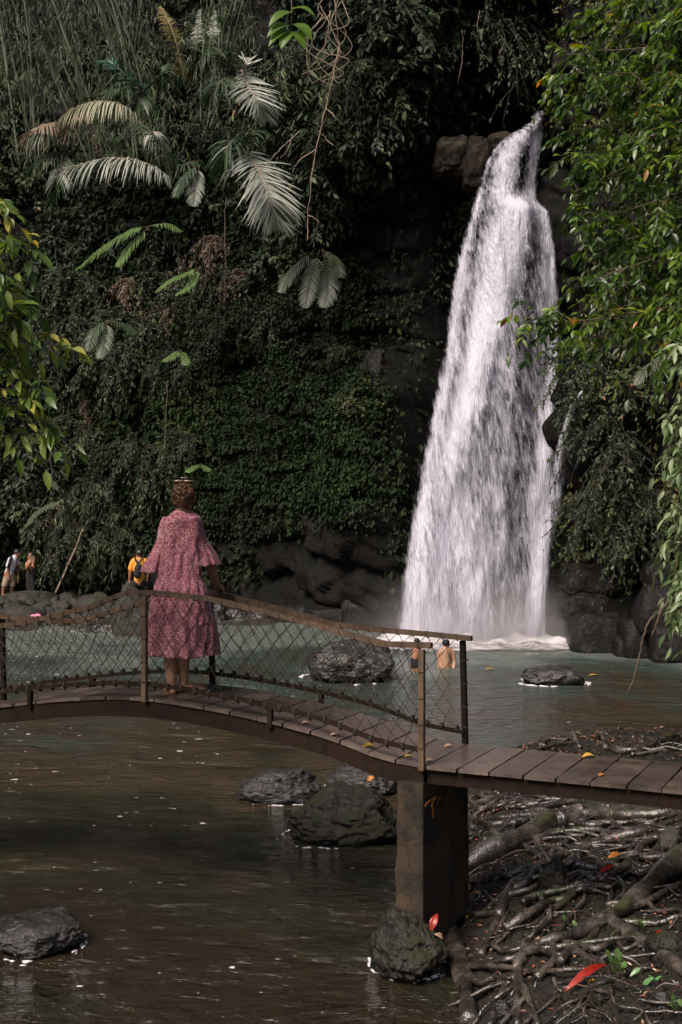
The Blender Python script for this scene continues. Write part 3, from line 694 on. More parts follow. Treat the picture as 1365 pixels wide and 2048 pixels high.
# broken white water where the current meets the near boulders
M['rim'] = plain('white_rim_foam', (.66,.63,.66), .25)
rim = MB(); rq = np.random.default_rng(77)
for (px, yb, w, dpt) in [(58,1913,186,.62),(686,1690,236,.8),(556,1606,180,.7),(730,1594,165,.8),(820,1950,150,.6),(697,1366,190,1.4),(1112,1371,134,.8)]:
    Y = HC*F/(yb-YH); c = np.array([(px-682.5)*Y/F, Y + dpt*.35]); rx = w*Y/F/2; ry = dpt/2
    for k in range(int(150*max(rx, .5))):
        a = rq.uniform(0, 2*math.pi)
        if vnoise(np.array([[a*2.2+px, 0, 0]]), 3)[0] < .52: continue
        rr_ = 1 + abs(rq.normal(0, .07)) ; s_ = rq.uniform(.004,.016)*(1 if Y < 15 else 2.2)
        pt = np.array([c[0] + math.cos(a)*rx*rr_, c[1] + math.sin(a)*ry*rr_, .004])
        tx = np.array([-math.sin(a)*rx, math.cos(a)*ry]); tx /= np.linalg.norm(tx)
        V = ICV*np.array([s_*rq.uniform(1.2,3.5), s_, s_*.5]); V = np.stack([V[:,0]*tx[0]-V[:,1]*tx[1], V[:,0]*tx[1]+V[:,1]*tx[0], V[:,2]], 1)
        rim.add(V + pt, [ICF])
tag(rim.obj('water_foam', M['rim']), kind='stuff')
# ------------------------------------------------------------------ footbridge
D0 = 8.67; BO = np.array([.0633*D0, D0]); BA = np.array([-.906, .424]); BC = np.array([.424, .906])
BA = BA/np.linalg.norm(BA); BC = BC/np.linalg.norm(BC)
TZ = [(-6,1.33),(0,1.33),(.32,1.362),(.714,1.475),(1.05,1.53),(1.4,1.573),(1.8,1.612),(2.19,1.63),(2.6,1.612),(3.0,1.565),(3.35,1.51),(3.7,1.46),(4.07,1.362),(4.39,1.33),(9,1.33)]
def dz(t): return float(np.interp(t, [a for a,_ in TZ], [b for _,b in TZ]))
def BP(t, w, z): q = BO + BA*t + BC*w; return np.array([q[0], q[1], z])
A3 = np.array([*BA, 0]); C3 = np.array([*BC, 0]); U3 = np.array([0,0,1.])
WD = .80
def wood(name, c1, c2, rough, wear=.35, tilt=0):
    m, nt, b, o = mat(name)
    tc = N(nt, 'ShaderNodeTexCoord'); oi = N(nt, 'ShaderNodeObjectInfo')
    mp = N(nt, 'ShaderNodeMapping'); mp.inputs['Rotation'].default_value = (0, 0, math.radians(-25 + tilt)); nt.links.new(tc.outputs['Object'], mp.inputs[0])
    n = noise_n(nt, 1., 6, .65, mp.outputs[0], stretch=(30, 3, 12)); n2 = noise_n(nt, 5, 5, .65, tc.outputs['Object']); n3 = noise_n(nt, 60, 3, .6, tc.outputs['Object'])
    s = math_n(nt, 'ADD', math_n(nt, 'MULTIPLY', n.outputs[0], .45), math_n(nt, 'MULTIPLY', n2.outputs[0], .55))
    r = ramp(nt, s, [(.33, c1), (.66, c2)])
    hs = N(nt, 'ShaderNodeHueSaturation'); nt.links.new(r.outputs[0], hs.inputs['Color'])
    v = math_n(nt, 'MULTIPLY_ADD', oi.outputs['Random'], .7); v.node.inputs[2].default_value = .62; nt.links.new(v, hs.inputs['Value'])
    nt.links.new(hs.outputs[0], b.inputs['Base Color'])
    rr = ramp(nt, n2.outputs[0], [(.35, (rough*.75,)*3), (.7, (min(1, rough*1.3),)*3)]); nt.links.new(rr.outputs[0], b.inputs['Roughness'])
    b1 = bump(nt, b, n.outputs[0], .35, .01); bump(nt, b, n3.outputs[0], .25, .006, b1)
    return m
M['deck'] = wood('weathered_deck_board', (.034,.024,.019), (.135,.102,.088), .38)
M['rail'] = wood('brown_painted_rail', (.045,.028,.018), (.15,.098,.065), .38)
M['steel'] = wood('dark_brown_steel', (.007,.0045,.0035), (.020,.012,.008), .8)
M['steel'].node_tree.nodes['Principled BSDF'].inputs['Specular IOR Level'].default_value = .12
M['rope'] = plain('dark_netting_rope', (.022,.015,.009), .85, nscale=30)
M['concrete'] = rock_mat('stained_concrete', (.013,.009,.006), (.07,.042,.023), (.013,.010,.006), .46, .85, 2.6, .35)
bridge = thing('footbridge', tuple(BP(2.2, .4, 1.33)), 'small arched footbridge with rope netting and board deck leading to a level walkway', 'bridge')

# deck boards
def plank(t0, t1, bend=0.):
    mb = MB(); zc = (dz(t0)+dz(t1))/2; n = 2
    th = .022; rng = random.uniform
    w0, w1 = -.012 + rng(-.008,.008), WD + rng(-.012,.012)
    skew = rng(-.006,.006)
    za, zb = dz(t0), dz(t1)
    V = []
    nw = 9
    wob = [rng(-.0035,.0035) for _ in range(nw)]; wob2 = [rng(-.0035,.0035) for _ in range(nw)]
    for i in range(nw):
        w = w0 + (w1-w0)*i/(nw-1)
        for (t, z, wb) in ((t0, za, wob[i]), (t1, zb, wob2[i])):
            for dzz in (0, -th): V.append(BP(t + wb + skew*(i/(nw-1)-.5), w, z + dzz))
    V = np.array(V); fs = []
    for i in range(nw-1):
        a = i*4; b_ = a+4
        fs += [[a, a+2, b_+2, b_], [a+1, b_+1, b_+3, a+3], [a, b_, b_+1, a+1], [a+2, a+3, b_+3, b_+2]]
    fs += [[0,1,3,2], [(nw-1)*4, (nw-1)*4+2, (nw-1)*4+3, (nw-1)*4+1]]
    mb.add(V, [np.array(fs)])
    return mb.obj('plank', M['deck'], bridge, smooth=False)
ts = [-.02 - .222*k + random.uniform(-.008,.008) for k in range(20)]
ts = ts[::-1] + [.20, .40, .61, .83, 1.05, 1.26, 1.48, 1.69, 1.90, 2.12, 2.34, 2.55, 2.77, 2.99, 3.20, 3.42, 3.64, 3.85, 4.07, 4.30, 4.52, 4.74, 4.96, 5.2]
for a, b_ in zip(ts[:-1], ts[1:]): plank(a + .006, b_ - .006)
# girders: arched steel plates under both deck edges, level beams under the walkway
def girder(w, t0, t1, depth, th, top=.024):
    mb = MB(); rings = []
    for t in np.linspace(t0, t1, 60):
        z = dz(t) - top
        rings.append([BP(t, w-th/2, z), BP(t, w+th/2, z), BP(t, w+th/2, z-depth), BP(t, w-th/2, z-depth)])
    loft(mb, rings); return mb.obj('girder', M['steel'], bridge, smooth=False)
girder(.02, 0.0, 5.2, .122, .03); girder(WD-.03, 0.0, 5.2, .122, .03)
girder(.05, -4.2, -.02, .10, .05); girder(WD-.05, -4.2, -.02, .10, .05)
for t in (.9, 1.9, 2.9, 3.9, -.8, -1.7):
    mb = MB(); box(mb, BP(t, WD/2, dz(t)-.075), A3*.02, C3*(WD/2-.06), U3*.03); mb.obj('cross_beam', M['steel'], bridge, smooth=False)
# end pieces: pillar at the near abutment and a twin at the far left end
def pillar(t, name='pillar', zb=.1):
    mb = MB(); n = 14; rings = []
    for k in range(n):
        z = dz(t) - .115 + (zb - dz(t) + .115)*k/(n-1); e = .004*math.sin(k*2.1) + (.010 if k in (7, 8) else 0) + .012*k/(n-1)
        a0, a1, w0, w1 = t - .005 - e*.3, t + .18 + e, -.02 - e*.5, .88 + e
        ring = []
        for (aa, ww) in ((a0,w0),(a1,w0),(a1,w1),(a0,w1)): ring.append(BP(aa, ww, z))
        rings.append(ring)
    loft(mb, rings); o = mb.obj(name, M['concrete'], bridge, smooth=False)
    bv = o.modifiers.new('b', 'BEVEL'); bv.width = .012; bv.segments = 2; return o
pillar(0.0); pillar(4.55, zb=-.5); pillar(-4.15, zb=.2)
# posts
def post(t, w, zb, zt, material, r=.018, name='post', lean=0.):
    mb = MB(); c0 = BP(t, w, zb); c1 = BP(t+lean, w, zt); c = (c0+c1)/2; ax = (c1-c0)/2
    box(mb, c, A3*r, C3*r, ax); o = mb.obj(name, material, bridge, smooth=False)
    bv = o.modifiers.new('b', 'BEVEL'); bv.width = .004; return o
NR = [(-.06,2.152),(.27,2.142),(.5,2.185),(.76,2.242),(1.2,2.325),(1.65,2.398),(2.0,2.42),(2.35,2.425),(2.7,2.295),(3.1,2.20),(3.55,2.112),(4.1,2.12),(5.0,2.14)]
FR = [(-.06,2.112),(.3,2.128),(.7,2.14),(1.05,2.168),(1.5,2.26),(2.04,2.36),(2.3,2.378),(2.65,2.302),(3.05,2.18),(3.39,2.085),(3.7,2.075),(4.25,2.09),(5.0,2.1)]
def rail(pts, w, material, name, h=.036, d=.046):
    mb = MB(); T = np.array([a for a,_ in pts]); Zr = np.array([b for _,b in pts]); rings = []
    for t in np.linspace(T[0], T[-1], 90):
        z = np.interp(t, T, Zr); j = 0
        rings.append([BP(t, w-d/2+j, z), BP(t, w+d/2+j, z), BP(t, w+d/2+j, z-h), BP(t, w-d/2+j, z-h)])
    loft(mb, rings); o = mb.obj(name, material, bridge, smooth=False); return o
rail(NR, 0., M['rail'], 'handrail'); rail(FR, WD, M['rail'], 'handrail')
LRn = [(t, dz(t)+.115) for t in np.linspace(0, 5, 40)]; LRf = [(t, dz(t)+.098) for t in np.linspace(0, 5, 40)]
rail(LRn, 0., M['steel'], 'lower_rail', .028, .03); rail(LRf, WD, M['steel'], 'lower_rail', .028, .03)
rz = lambda pts, t: float(np.interp(t, [a for a,_ in pts], [b for _,b in pts]))
for t in (0., 2.19, 4.38): post(t, -.028, dz(t)-.03, rz(NR, t)-.044, M['rail'], .02)
for t in (0., 2.12, 4.2): post(t, WD+.03, dz(t)-.03, rz(FR, t)-.044, M['steel'], .02, lean=.02)
for t in (1.15, 3.25):
    for w, LR in ((-.01, LRn), (WD+.01, LRf)):
        post(t, w, dz(t)-.05, dz(t)+.085, M['steel'], .018, 'strut')
# rope netting: diamonds tied over the handrail and along the lower rail
_an = np.linspace(0, 2*np.pi, 11); mb = MB()
for dt in (0,):
    tube(mb, np.array([A3*(dt + .005*math.sin(a_)) + C3*(.0262*np.sign(math.cos(a_))*abs(math.cos(a_))**.3) + U3*(.0212*np.sign(math.sin(a_))*abs(math.sin(a_))**.3) for a_ in _an]), .0032, 4, cap=False)
LASH = mb.mesh('rope_lashing', M['rope'])
KNOTS = []
for v in range(5):
    mb = MB(); r_ = np.random.default_rng(v)
    for q_ in range(5): mb.add(ICV*.010*r_.uniform(.7,1.5) + r_.normal(0,.009,3), [ICF])
    for dt in (-.005,.005): tube(mb, np.array([A3*(dt+.004*math.sin(a_)) + C3*.022*math.cos(a_) + U3*.022*math.sin(a_) for a_ in _an]), .005, 4, cap=False)
    e = np.array([r_.normal(0,.012), r_.normal(0,.01), -.04]); tube(mb, np.array([e*0, e/2+r_.normal(0,.004,3), e]), .003, 4); KNOTS.append(mb.mesh('rope_knot', M['rope']))
mb = MB(); tube(mb, np.array([A3*.025*math.cos(a_) + C3*.025*math.sin(a_) + U3*.004*math.sin(a_) for a_ in _an]), .0038, 4, cap=False); TIE = mb.mesh('post_tie', M['rope'])
BINV = Matrix.Translation(-bridge.location)
def put(name, me, loc, rx=0):
    o = bpy.data.objects.new(name, me); COL.objects.link(o); o.parent = bridge; o.matrix_parent_inverse = BINV; o.location = loc; return o
def net(pts, w, LR, seed, t0=.03, t1=4.9):
    r_ = np.random.default_rng(seed); mb = MB(); pitch = .058; nc = int((t1-t0)/pitch); rows = 8; K = {}
    for i in range(nc+1):
        for j in range(rows+1):
            t = t0 + i*pitch; v = j/rows; slack = math.sin(math.pi*v)
            sh = .030*math.sin(t*2.3+seed)*slack - .22*(v-.0)*sm(np.array(t), 2.5, 3.6)*(1 if j < rows else 1)*0 - .10*slack*float(sm(np.array(t), 2.3, 3.2)) + .05*slack*float(1-sm(np.array(t), .6, 1.8))
            zt = rz(pts, t) - .02; zb = dz(t) + .105
            z = zt + (zb-zt)*(v + .03*slack*math.sin(t*3+seed)) + r_.normal(0,.007)*slack
            K[i, j] = BP(t + sh + r_.normal(0,.006)*slack, w + r_.normal(0,.006)*slack + .02*slack*math.sin(t*1.7+seed), z)
    for i in range(nc+1):
        for j in range(rows):
            if (i + j) % 2: continue
            for di in (-1, 1):
                b_ = K.get((i+di, j+1))
                if b_ is None: continue
                a = K[i, j]; tube(mb, np.array([a, (a+b_)/2 + r_.normal(0,.002,3) - np.array([0,0,.003]), b_]), .0027, 5, cap=False)
    for (i, j), p in K.items():
        if (i+j) % 2 == 0 and 0 < j < rows: mb.add(ICV*np.array([.0046,.0046,.0065]) + p, [ICF])
    mb.obj('rope_net', M['rope'], bridge)
    for i in range(nc+1):
        t = t0 + i*pitch
        if i % 2 == 0:
            lo_ = put('rope_lashing', LASH, BP(t, w, rz(pts, t)-.021)); sl_ = (rz(pts, t+.03)-rz(pts, t-.03))/.06; lo_.rotation_mode = 'AXIS_ANGLE'; lo_.rotation_axis_angle = (-math.atan(sl_), *C3) if False else (math.atan(sl_)*(-1 if np.cross(A3, U3) @ C3 > 0 else 1), *C3); put('rope_knot', KNOTS[i//2 % 5], BP(t, w, dz(t)+.10))
    for tp in ((0., 2.19, 4.38) if w < .4 else (0., 2.12, 4.2)):
        for v in (.2, .45, .7, .92): put('post_tie', TIE, BP(tp, w + (-.028 if w < .4 else .03), rz(pts, tp) - .05 - v*(rz(pts, tp) - dz(tp) - .12)))
net(NR, 0., LRn, 1); net(FR, WD, LRf, 2, t0=.05)
# ------------------------------------------------------------------ climbing leaves on the cliff (nobody could count them)
def scatter(name, mate, n, s0, s1, z0, z1, size, dens, tint, seed, tmpl=LEAF2, lw=.75, clump=1.1, lift=.12):
    r_ = np.random.default_rng(seed)
    s = r_.uniform(s0, s1, n); z = r_.uniform(z0, z1, n)
    p0, nn = cliff_frame(s, z)
    base = plan(s)
    pxx = 682.5 + p0[:, 0]*F/np.maximum(p0[:, 1], 1); pyy = YH - (p0[:, 2]-HC)*F/np.maximum(p0[:, 1], 1)
    f = fbm(p0*clump, 3, seed+5)
    keep = r_.random(n) < np.clip(dens(pxx, pyy, p0)*(.25 + 2.2*(f-.33)), 0, 1)
    p0, nn, f, pxx, pyy = p0[keep], nn[keep], f[keep], pxx[keep], pyy[keep]; k = len(p0)
    puff = sm(f, .42, .68)
    pos = p0 + nn*(lift*(.15+r_.random((k,1))) + puff[:, None]*lift*2.6*r_.random((k,1)))
    ax = np.array([0,0,-1.])*r_.uniform(.3, 1.2, (k,1)) + nn*r_.uniform(.1,.9,(k,1)) + r_.normal(0,.45,(k,3))
    nr = nn*.7 + np.array([0,0,.6]) + r_.normal(0,.35,(k,3))
    L = size(pxx, pyy)*r_.uniform(.6,1.35,k)
    ti = np.clip(tint(pxx, pyy, p0) + r_.normal(0,.16,k), 0, 1)
    mb = MB(); add_leaves(mb, pos, ax, nr, L, L*lw, ti, tmpl)
    return tag(mb.obj(name, mate, smooth=False), kind='stuff')
sA, sB, sC, sD = s_at_x(-17), s_at_x(1.2), s_at_x(4.6), s_at_x(9)
def rect(px, py, x0, x1, y0, y1, e=40):
    return sm(px, x0-e, x0+e)*(1-sm(px, x1-e, x1+e))*sm(py, y0-e, y0+e)*(1-sm(py, y1-e, y1+e))
# left and centre wall
def dens_left(px, py, p):
    d = np.ones(px.shape)*1.0
    bare = rect(px, py, 500, 800, 1030, 1300, 45)                     # bare rock at the centre foot
    bare = np.maximum(bare, rect(px, py, 720, 950, 430, 1010, 40)*.93)  # bare dark rock beside the falls
    bare = np.maximum(bare, rect(px, py, 690, 840, 380, 640, 40)*.85)
    bare = np.maximum(bare, rect(px, py, 400, 560, 1060, 1260, 40)*.6)
    ivy = np.maximum(rect(px, py, 680, 735, 520, 840, 16), rect(px, py, 690, 775, 770, 850, 18))
    ivy = np.maximum(ivy, rect(px, py, 560, 790, 860, 1000, 30)*.7)
    return np.clip(d*(1-bare) + ivy*1.3, 0, 1.6)
def size_left(px, py):
    s = .19*np.ones(px.shape)
    return s - .085*rect(px, py, 380, 800, 560, 1080, 70) + .05*(py < 420)
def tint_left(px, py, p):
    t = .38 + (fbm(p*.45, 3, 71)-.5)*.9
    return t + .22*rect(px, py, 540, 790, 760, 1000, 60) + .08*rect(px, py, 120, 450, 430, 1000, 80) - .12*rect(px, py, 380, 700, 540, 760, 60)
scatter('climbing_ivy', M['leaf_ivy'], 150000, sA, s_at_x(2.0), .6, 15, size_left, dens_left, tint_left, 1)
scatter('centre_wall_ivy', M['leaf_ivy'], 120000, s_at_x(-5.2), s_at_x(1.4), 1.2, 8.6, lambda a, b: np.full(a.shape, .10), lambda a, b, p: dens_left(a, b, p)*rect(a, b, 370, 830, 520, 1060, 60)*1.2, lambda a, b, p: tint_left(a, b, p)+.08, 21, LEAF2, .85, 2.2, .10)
# upper left slope
scatter('slope_undergrowth', M['leaf_shrub'], 42000, sA-6, s_at_x(1.6), 12, 25, lambda a, b: np.full(a.shape, .30), lambda a, b, p: np.ones(a.shape), lambda a, b, p: .30+(fbm(p*.4,3,5)-.5)*.9, 2, LEAF2, .45)
# right wall
def dens_r(px, py, p):
    d = sm(px, 1150, 1215)*(1-sm(py, 1090, 1220)) + .9*(py < 280) + .3*rect(px, py, 1120, 1200, 880, 1160, 25)
    return np.clip(d, 0, 1.4)
scatter('right_wall_creeper', M['leaf_yellow_dark'] if 'leaf_yellow_dark' in M else M['leaf_ivy'], 70000, s_at_x(3.2), s_at_x(11), .8, 17, lambda a, b: np.full(a.shape, .125), dens_r, lambda a, b, p: .62+(fbm(p*.6,3,15)-.5)*.9, 3)
# patch by the upper left of the falls
scatter('falls_side_creeper', M['leaf_shrub'], 9000, s_at_x(.9), s_at_x(2.7), 6.3, 9.6, lambda a, b: np.full(a.shape, .12), lambda a, b, p: rect(a, b, 885, 950, 345, 470, 14)*1.4 + rect(a, b, 860, 900, 480, 600, 18)*.6 + rect(a, b, 815, 880, 690, 760, 18)*.5, lambda a, b, p: np.full(a.shape, .45), 4)

# ------------------------------------------------------------------ shrubs growing out of the cliff
def shrub_meshes(seed, n_br, L, leaf_len, leaf_w, twigs, per, droop, mate, tint=(.2,.7), tmpl=LEAF2, spread=1.):
    st, lf = MB(), MB()
    for k in range(n_br):
        a = RNG.uniform(-1.35, 1.35); e = RNG.uniform(-.5, .8)
        d = np.array([math.sin(a), -math.cos(a)*.9, e]); ll = L*RNG.uniform(.6, 1.15)
        q = np.linspace(0, 1, 6)[:, None]
        path = d*ll*q + np.array([0,0,-droop*ll])*q**2 + rv(6, .04*ll)*q
        leafy(st, lf, path, .018*L, twigs, L*.38, leaf_len, leaf_w, per, droop*.6, spread, tint, tmpl)
    return st.mesh('stem', M['stem_dark']), lf.mesh('foliage', mate)
SH = {
 'broad': shrub_meshes(1, 9, 1.5, .22, .62, 9, 8, .5, M['leaf_shrub'], (.25,.75)),
 'broad2': shrub_meshes(2, 8, 1.3, .19, .5, 10, 8, .7, M['leaf_shrub'], (.15,.65)),
 'fine': shrub_meshes(3, 12, 1.2, .11, .55, 12, 9, .5, M['leaf_shrub'], (.3,.75)),
 'fine2': shrub_meshes(4, 12, 1.5, .12, .5, 12, 9, .9, M['leaf_shrub'], (.2,.7)),
 'bam': shrub_meshes(5, 10, 1.6, .26, .14, 9, 9, .9, M['leaf_shrub'], (.4,.9), BLADE),
 'bam2': shrub_meshes(6, 12, 1.3, .22, .13, 9, 8, 1.2, M['leaf_shrub'], (.3,.8), BLADE),
 'dry': shrub_meshes(8, 12, 1.3, .20, .22, 9, 7, 1.3, M['frond_brown'], (.0,.7), BLADE),
 'lit': shrub_meshes(7, 12, 1.4, .14, .6, 11, 9, .4, M['leaf_shrub'], (.5,1.0)),  # light on the small leaves put into a brighter tint range
}
def shrub(kind, px, py, label, sc=1., out=.3, rz=0., Y=None, cat='shrub', name='cliff_shrub', group='shrubs hanging from the cliff', tilt=0.):
    if Y is None:
        s, z, q = hit(px, py); n = plan_n(np.array([s]))[0]
        loc = Vector((q[0]+n[0]*out, q[1]+n[1]*out, q[2])); ang = math.atan2(n[1], n[0]) + math.pi/2
    else:
        loc = P(px, py, Y); ang = 0
    o = thing(name, loc, label, cat, group); o.rotation_euler = (tilt, 0, ang + rz); o.scale = (sc, sc, sc)
    a, b_ = SH[kind]; link_mesh('stem', a, o); link_mesh('foliage', b_, o); return o
# (kind, px, py, scale, label)
SHR = [
 ('broad',640,230,1.0,'pale-leaved shrub hanging beside the long bare vine near the top'),
 ('broad',720,300,1.1,'broad-leaved shrub left of the dark recess above the falls'),
 ('broad2',780,215,1.0,'dark shrub whose tips reach towards the recess above the falls'),
 ('broad',820,165,.9,'leafy shrub at the upper left rim of the dark recess'),
 ('broad2',690,390,1.0,'shrub hanging lowest under the broad-leaved one left of the falls'),
 ('fine2',610,330,.9,'fine-leaved shrub between the lower silver frond and the vine'),
 ('bam',600,190,.8,'narrow-leaved clump just right of the upper silver frond'),
 ('bam',640,110,.9,'narrow-leaved clump under the tangle of bare vines'),
 ('bam2',560,60,.9,'narrow-leaved clump behind the hanging green sprig'),
 ('bam2',740,130,.8,'pale narrow-leaved clump right of the vine tangle'),
 ('broad2',880,60,1.1,'dark shrub at the top edge above the recess'),
 ('fine2',960,40,1.2,'shrub at the top edge drooping over the recess'),
 ('broad2',1010,120,1.0,'shrub hanging into the right side of the recess'),
 ('broad',930,95,.7,'shrub with hanging twigs in front of the recess'),
 ('fine2',1050,190,.8,'dark shrub over the right-hand stream of the lip'),
 ('broad2',1090,70,1.1,'dark shrub behind the sunlit tree at the top'),
 ('broad',840,120,.8,'bright-tipped shrub at the top left of the recess'),
 ('lit',60,360,1.3,'pale round bush at the left edge above the yellow leaves'),
 ('lit',25,395,1.0,'pale bush at the left edge just above the sunlit branch'),
 ('fine',170,560,1.1,'dark fine-leaved shrub under the bright green fern'),
 ('broad2',330,460,1.1,'broad-leaved shrub below the arching pale frond'),
 ('broad',420,430,1.0,'grey-green shrub left of the lower silver frond'),
 ('fine',280,640,1.2,'fine-leaved shrub in the middle of the left wall'),
 ('fine2',230,700,1.1,'trailing shrub above the person in yellow, highest of the left wall'),
 ('fine',350,560,1.0,'fine-leaved shrub on the left wall below the thin fern'),
 ('broad2',120,480,1.0,'dark shrub right of the sunlit left branch'),
 ('fine2',150,640,1.2,'dark trailing shrub right of the yellow leaves'),
 ('broad2',60,960,1.2,'dark broad-leaved shrub at the lower left above the two standing people'),
 ('broad',40,1020,.9,'broad-leaved shrub just above the person in the white shirt'),
 ('broad2',110,870,1.1,'dark shrub under the tips of the sunlit left branch'),
 ('fine',180,850,1.1,'dark fine-leaved shrub left of the woman, high on the wall'),
 ('broad2',220,1000,1.0,'dark shrub on the wall behind the person in yellow'),
 ('fine2',140,1050,1.0,'dark shrub behind the leaning stick'),
 ('fine2',300,900,1.1,'trailing shrub on the wall left of the woman\'s head'),
 ('bam2',200,960,1.1,'grassy clump hanging left of the woman\'s head'),
 ('bam2',250,1050,.9,'grassy clump hanging over the person in yellow'),
 ('fine',400,870,.7,'small yellowish shrub right above the woman\'s head'),
 ('fine',390,720,.9,'small dark shrub on the wall straight above the woman'),
 ('fine2',480,560,.9,'shrub under the tip of the lower silver frond'),
 ('broad',570,530,.75,'broad-leaved shrub above the pair of drooping ferns'),
 ('broad2',560,620,.6,'small shrub under the pair of drooping ferns'),
 ('fine',470,640,.8,'fine shrub at the middle of the wall left of the climbing leaves'),
 ('lit',740,800,.35,'round bright tuft of small leaves on the rock left of the falls'),
 ('lit',715,700,.3,'small bright tuft of leaves on the column of climbers'),
 ('fine',1240,800,.9,'yellowish trailing shrub on the wall right of the wet knob'),
 ('fine2',1290,880,1.0,'yellowish trailing shrub in the middle of the right wall'),
 ('fine',1330,980,.9,'green trailing shrub low on the right wall'),
 ('fine2',1250,1000,.9,'dark trailing shrub above the wet blocks'),
 ('fine',1210,700,.9,'dark shrub between the tree foliage and the wet knob'),
 ('lit',1300,760,.8,'bright shrub below the sunlit tree at the right'),
 ('broad2',520,130,1.0,'dark shrub behind the upper silver frond'),
 ('bam',420,60,1.1,'tall narrow-leaved clump at the top, left of the green sprig'),
 ('bam',300,60,1.2,'hazy narrow-leaved clump at the top left'),
 ('bam2',200,60,1.2,'hazy drooping clump among the bamboo stems'),
 ('bam',100,120,1.2,'hazy clump at the upper left beneath the bamboo'),
 ('fine2',60,240,1.2,'dark shrub left of the brown fronds'),
 ('broad2',400,260,1.1,'dark shrub between the green fan frond and the silver frond'),
 ('fine2',450,270,1.0,'dark shrub behind the stalk of the lower silver frond'),
 ('dry',440,480,.7,'brown dead foliage hanging under the lower silver palm'),
 ('dry',285,570,.6,'brown dead leaves caught below the bright tree fern'),
 ('dry',500,545,.55,'brown dead tuft right of the long brown vine'),
 ('dry',345,610,.6,'brown dead tuft in the middle of the left wall'),
 ('dry',180,790,.55,'brown dead tuft high over the leaning stick'),
 ('dry',150,1000,.5,'brown dead tuft just over the leaning stick'),
 ('dry',150,265,.6,'reddish dead foliage inside the ragged palm'),
 ('broad2',220,430,1.1,'dark shrub under the arching pale frond'),
]
for k, (kind, x, y, sc, lab) in enumerate(SHR):
    shrub(kind, x, y, lab, sc*random.uniform(.92,1.08), rz=random.uniform(-.5,.5))

# ------------------------------------------------------------------ palms and ferns
def palm(name, Y, label, fronds, cat='palm', root=None, group=None):
    """fronds: (photo path, leaflet length px, droop, material, n, width, dy)"""
    r0 = P(*(root or fronds[0][0][0]), Y + .6)
    o = thing(name, r0, label, cat, group)
    for (pts, Lp, droop, mk, n, wd, bow) in fronds:
        m_ = len(pts); path = [P(x, y, Y - bow*math.sin(math.pi*.8*i/(m_-1))) for i, (x, y) in enumerate(pts)]
        st, lf = MB(), MB()
        frond(st, lf, path, .028, Lp*Y/F, wd*.78, int(n*1.45), droop, tint=.55, jit=.17)
        f = lf.obj('frond', M[mk], o, smooth=False); s_ = st.obj('rachis', M['twig_pale'] if mk != 'frond_green' else M['twig'], f)

    return o
S_, Gn, Br = 'frond_silver', 'frond_green', 'frond_brown'
palm('silver_palm', 27.5, 'palm with one big silvery frond drooping beside the hanging vines', [
  ([(484,140),(500,176),(518,206),(533,238)], 66, .16, S_, 36, .045, .5),
  ([(486,146),(492,132),(496,118)], 40, .0, S_, 8, .045, .3),
  ([(470,150),(455,120),(430,95)], 60, .4, Gn, 22, .05, .4),
  ([(470,150),(440,165),(410,200)], 55, .5, Gn, 22, .05, .4)], group='palms on the left slope')
palm('silver_palm', 27.0, 'palm with the largest silvery frond pointing straight down in the centre', [
  ([(488,296),(512,330),(534,375),(546,415),(556,452)], 84, .22, S_, 52, .055, .7),
  ([(488,296),(470,280),(452,300),(440,340)], 62, .5, Gn, 26, .05, .5),
  ([(488,296),(500,270),(530,262)], 60, .5, Gn, 22, .05, .5),
  ([(488,296),(478,330),(470,372)], 50, .5, Gn, 22, .05, .3)], group='palms on the left slope')
palm('arching_palm', 31.5, 'palm with a long pale frond arching leftwards under the creeper-covered one', [
  ([(350,366),(310,335),(262,318),(205,318),(150,332),(106,342)], 62, .8, S_, 62, .045, .8),
  ([(345,360),(330,300),(300,262),(270,240)], 52, .6, Gn, 30, .05, .5),
  ([(345,366),(370,330),(400,320)], 46, .7, Gn, 20, .05, .5)], group='palms on the left slope')
palm('shaggy_palm', 32.0, 'palm with pale ragged fronds overgrown by creeper at the upper left', [
  ([(292,268),(262,222),(222,204),(178,206),(140,222),(112,250)], 46, .95, 'frond_pale', 54, .05, .8),
  ([(112,246),(90,250),(66,262),(42,272)], 46, .9, Br, 30, .05, .4),
  ([(290,262),(318,268),(334,296)], 40, .95, S_, 22, .045, .4),
  ([(180,214),(150,236),(120,262)], 40, .9, Br, 22, .045, .4)], group='palms on the left slope')
palm('fan_palm', 33.5, 'bluish green palm fan behind the ragged fronds', [
  ([(290,178),(262,160),(232,132),(215,120)], 50, .3, 'frond_blue', 34, .06, .6),
  ([(285,180),(245,178),(205,188),(172,198)], 44, .45, Gn, 34, .055, .6),
  ([(290,180),(280,200),(262,222)], 44, .5, Gn, 24, .05, .4),
  ([(292,176),(320,150),(338,128)], 40, .4, Gn, 24, .05, .4)], group='palms on the left slope')
palm('tall_palm', 34.0, 'hazy upright palm with a yellowed frond at the top left of centre', [
  ([(375,170),(362,120),(345,60),(322,14)], 40, .5, 'frond_olive', 40, .05, .5),
  ([(380,170),(392,100),(400,20)], 46, .9, Gn, 40, .05, .5),
  ([(380,170),(420,90),(430,20)], 44, .9, Gn, 40, .05, .5),
  ([(380,172),(350,150),(318,170)], 40, .7, Gn, 24, .05, .4)], group='palms on the left slope')
palm('dark_palm', 32.0, 'dark palm hanging over the pale bush at the left', [
  ([(130,300),(100,270),(70,268),(50,286)], 40, .8, Gn, 30, .05, .5),
  ([(130,300),(120,350),(104,400)], 40, .5, Gn, 26, .05, .4),
  ([(130,300),(80,320),(56,350)], 36, .6, Gn, 26, .05, .4)], group='palms on the left slope')
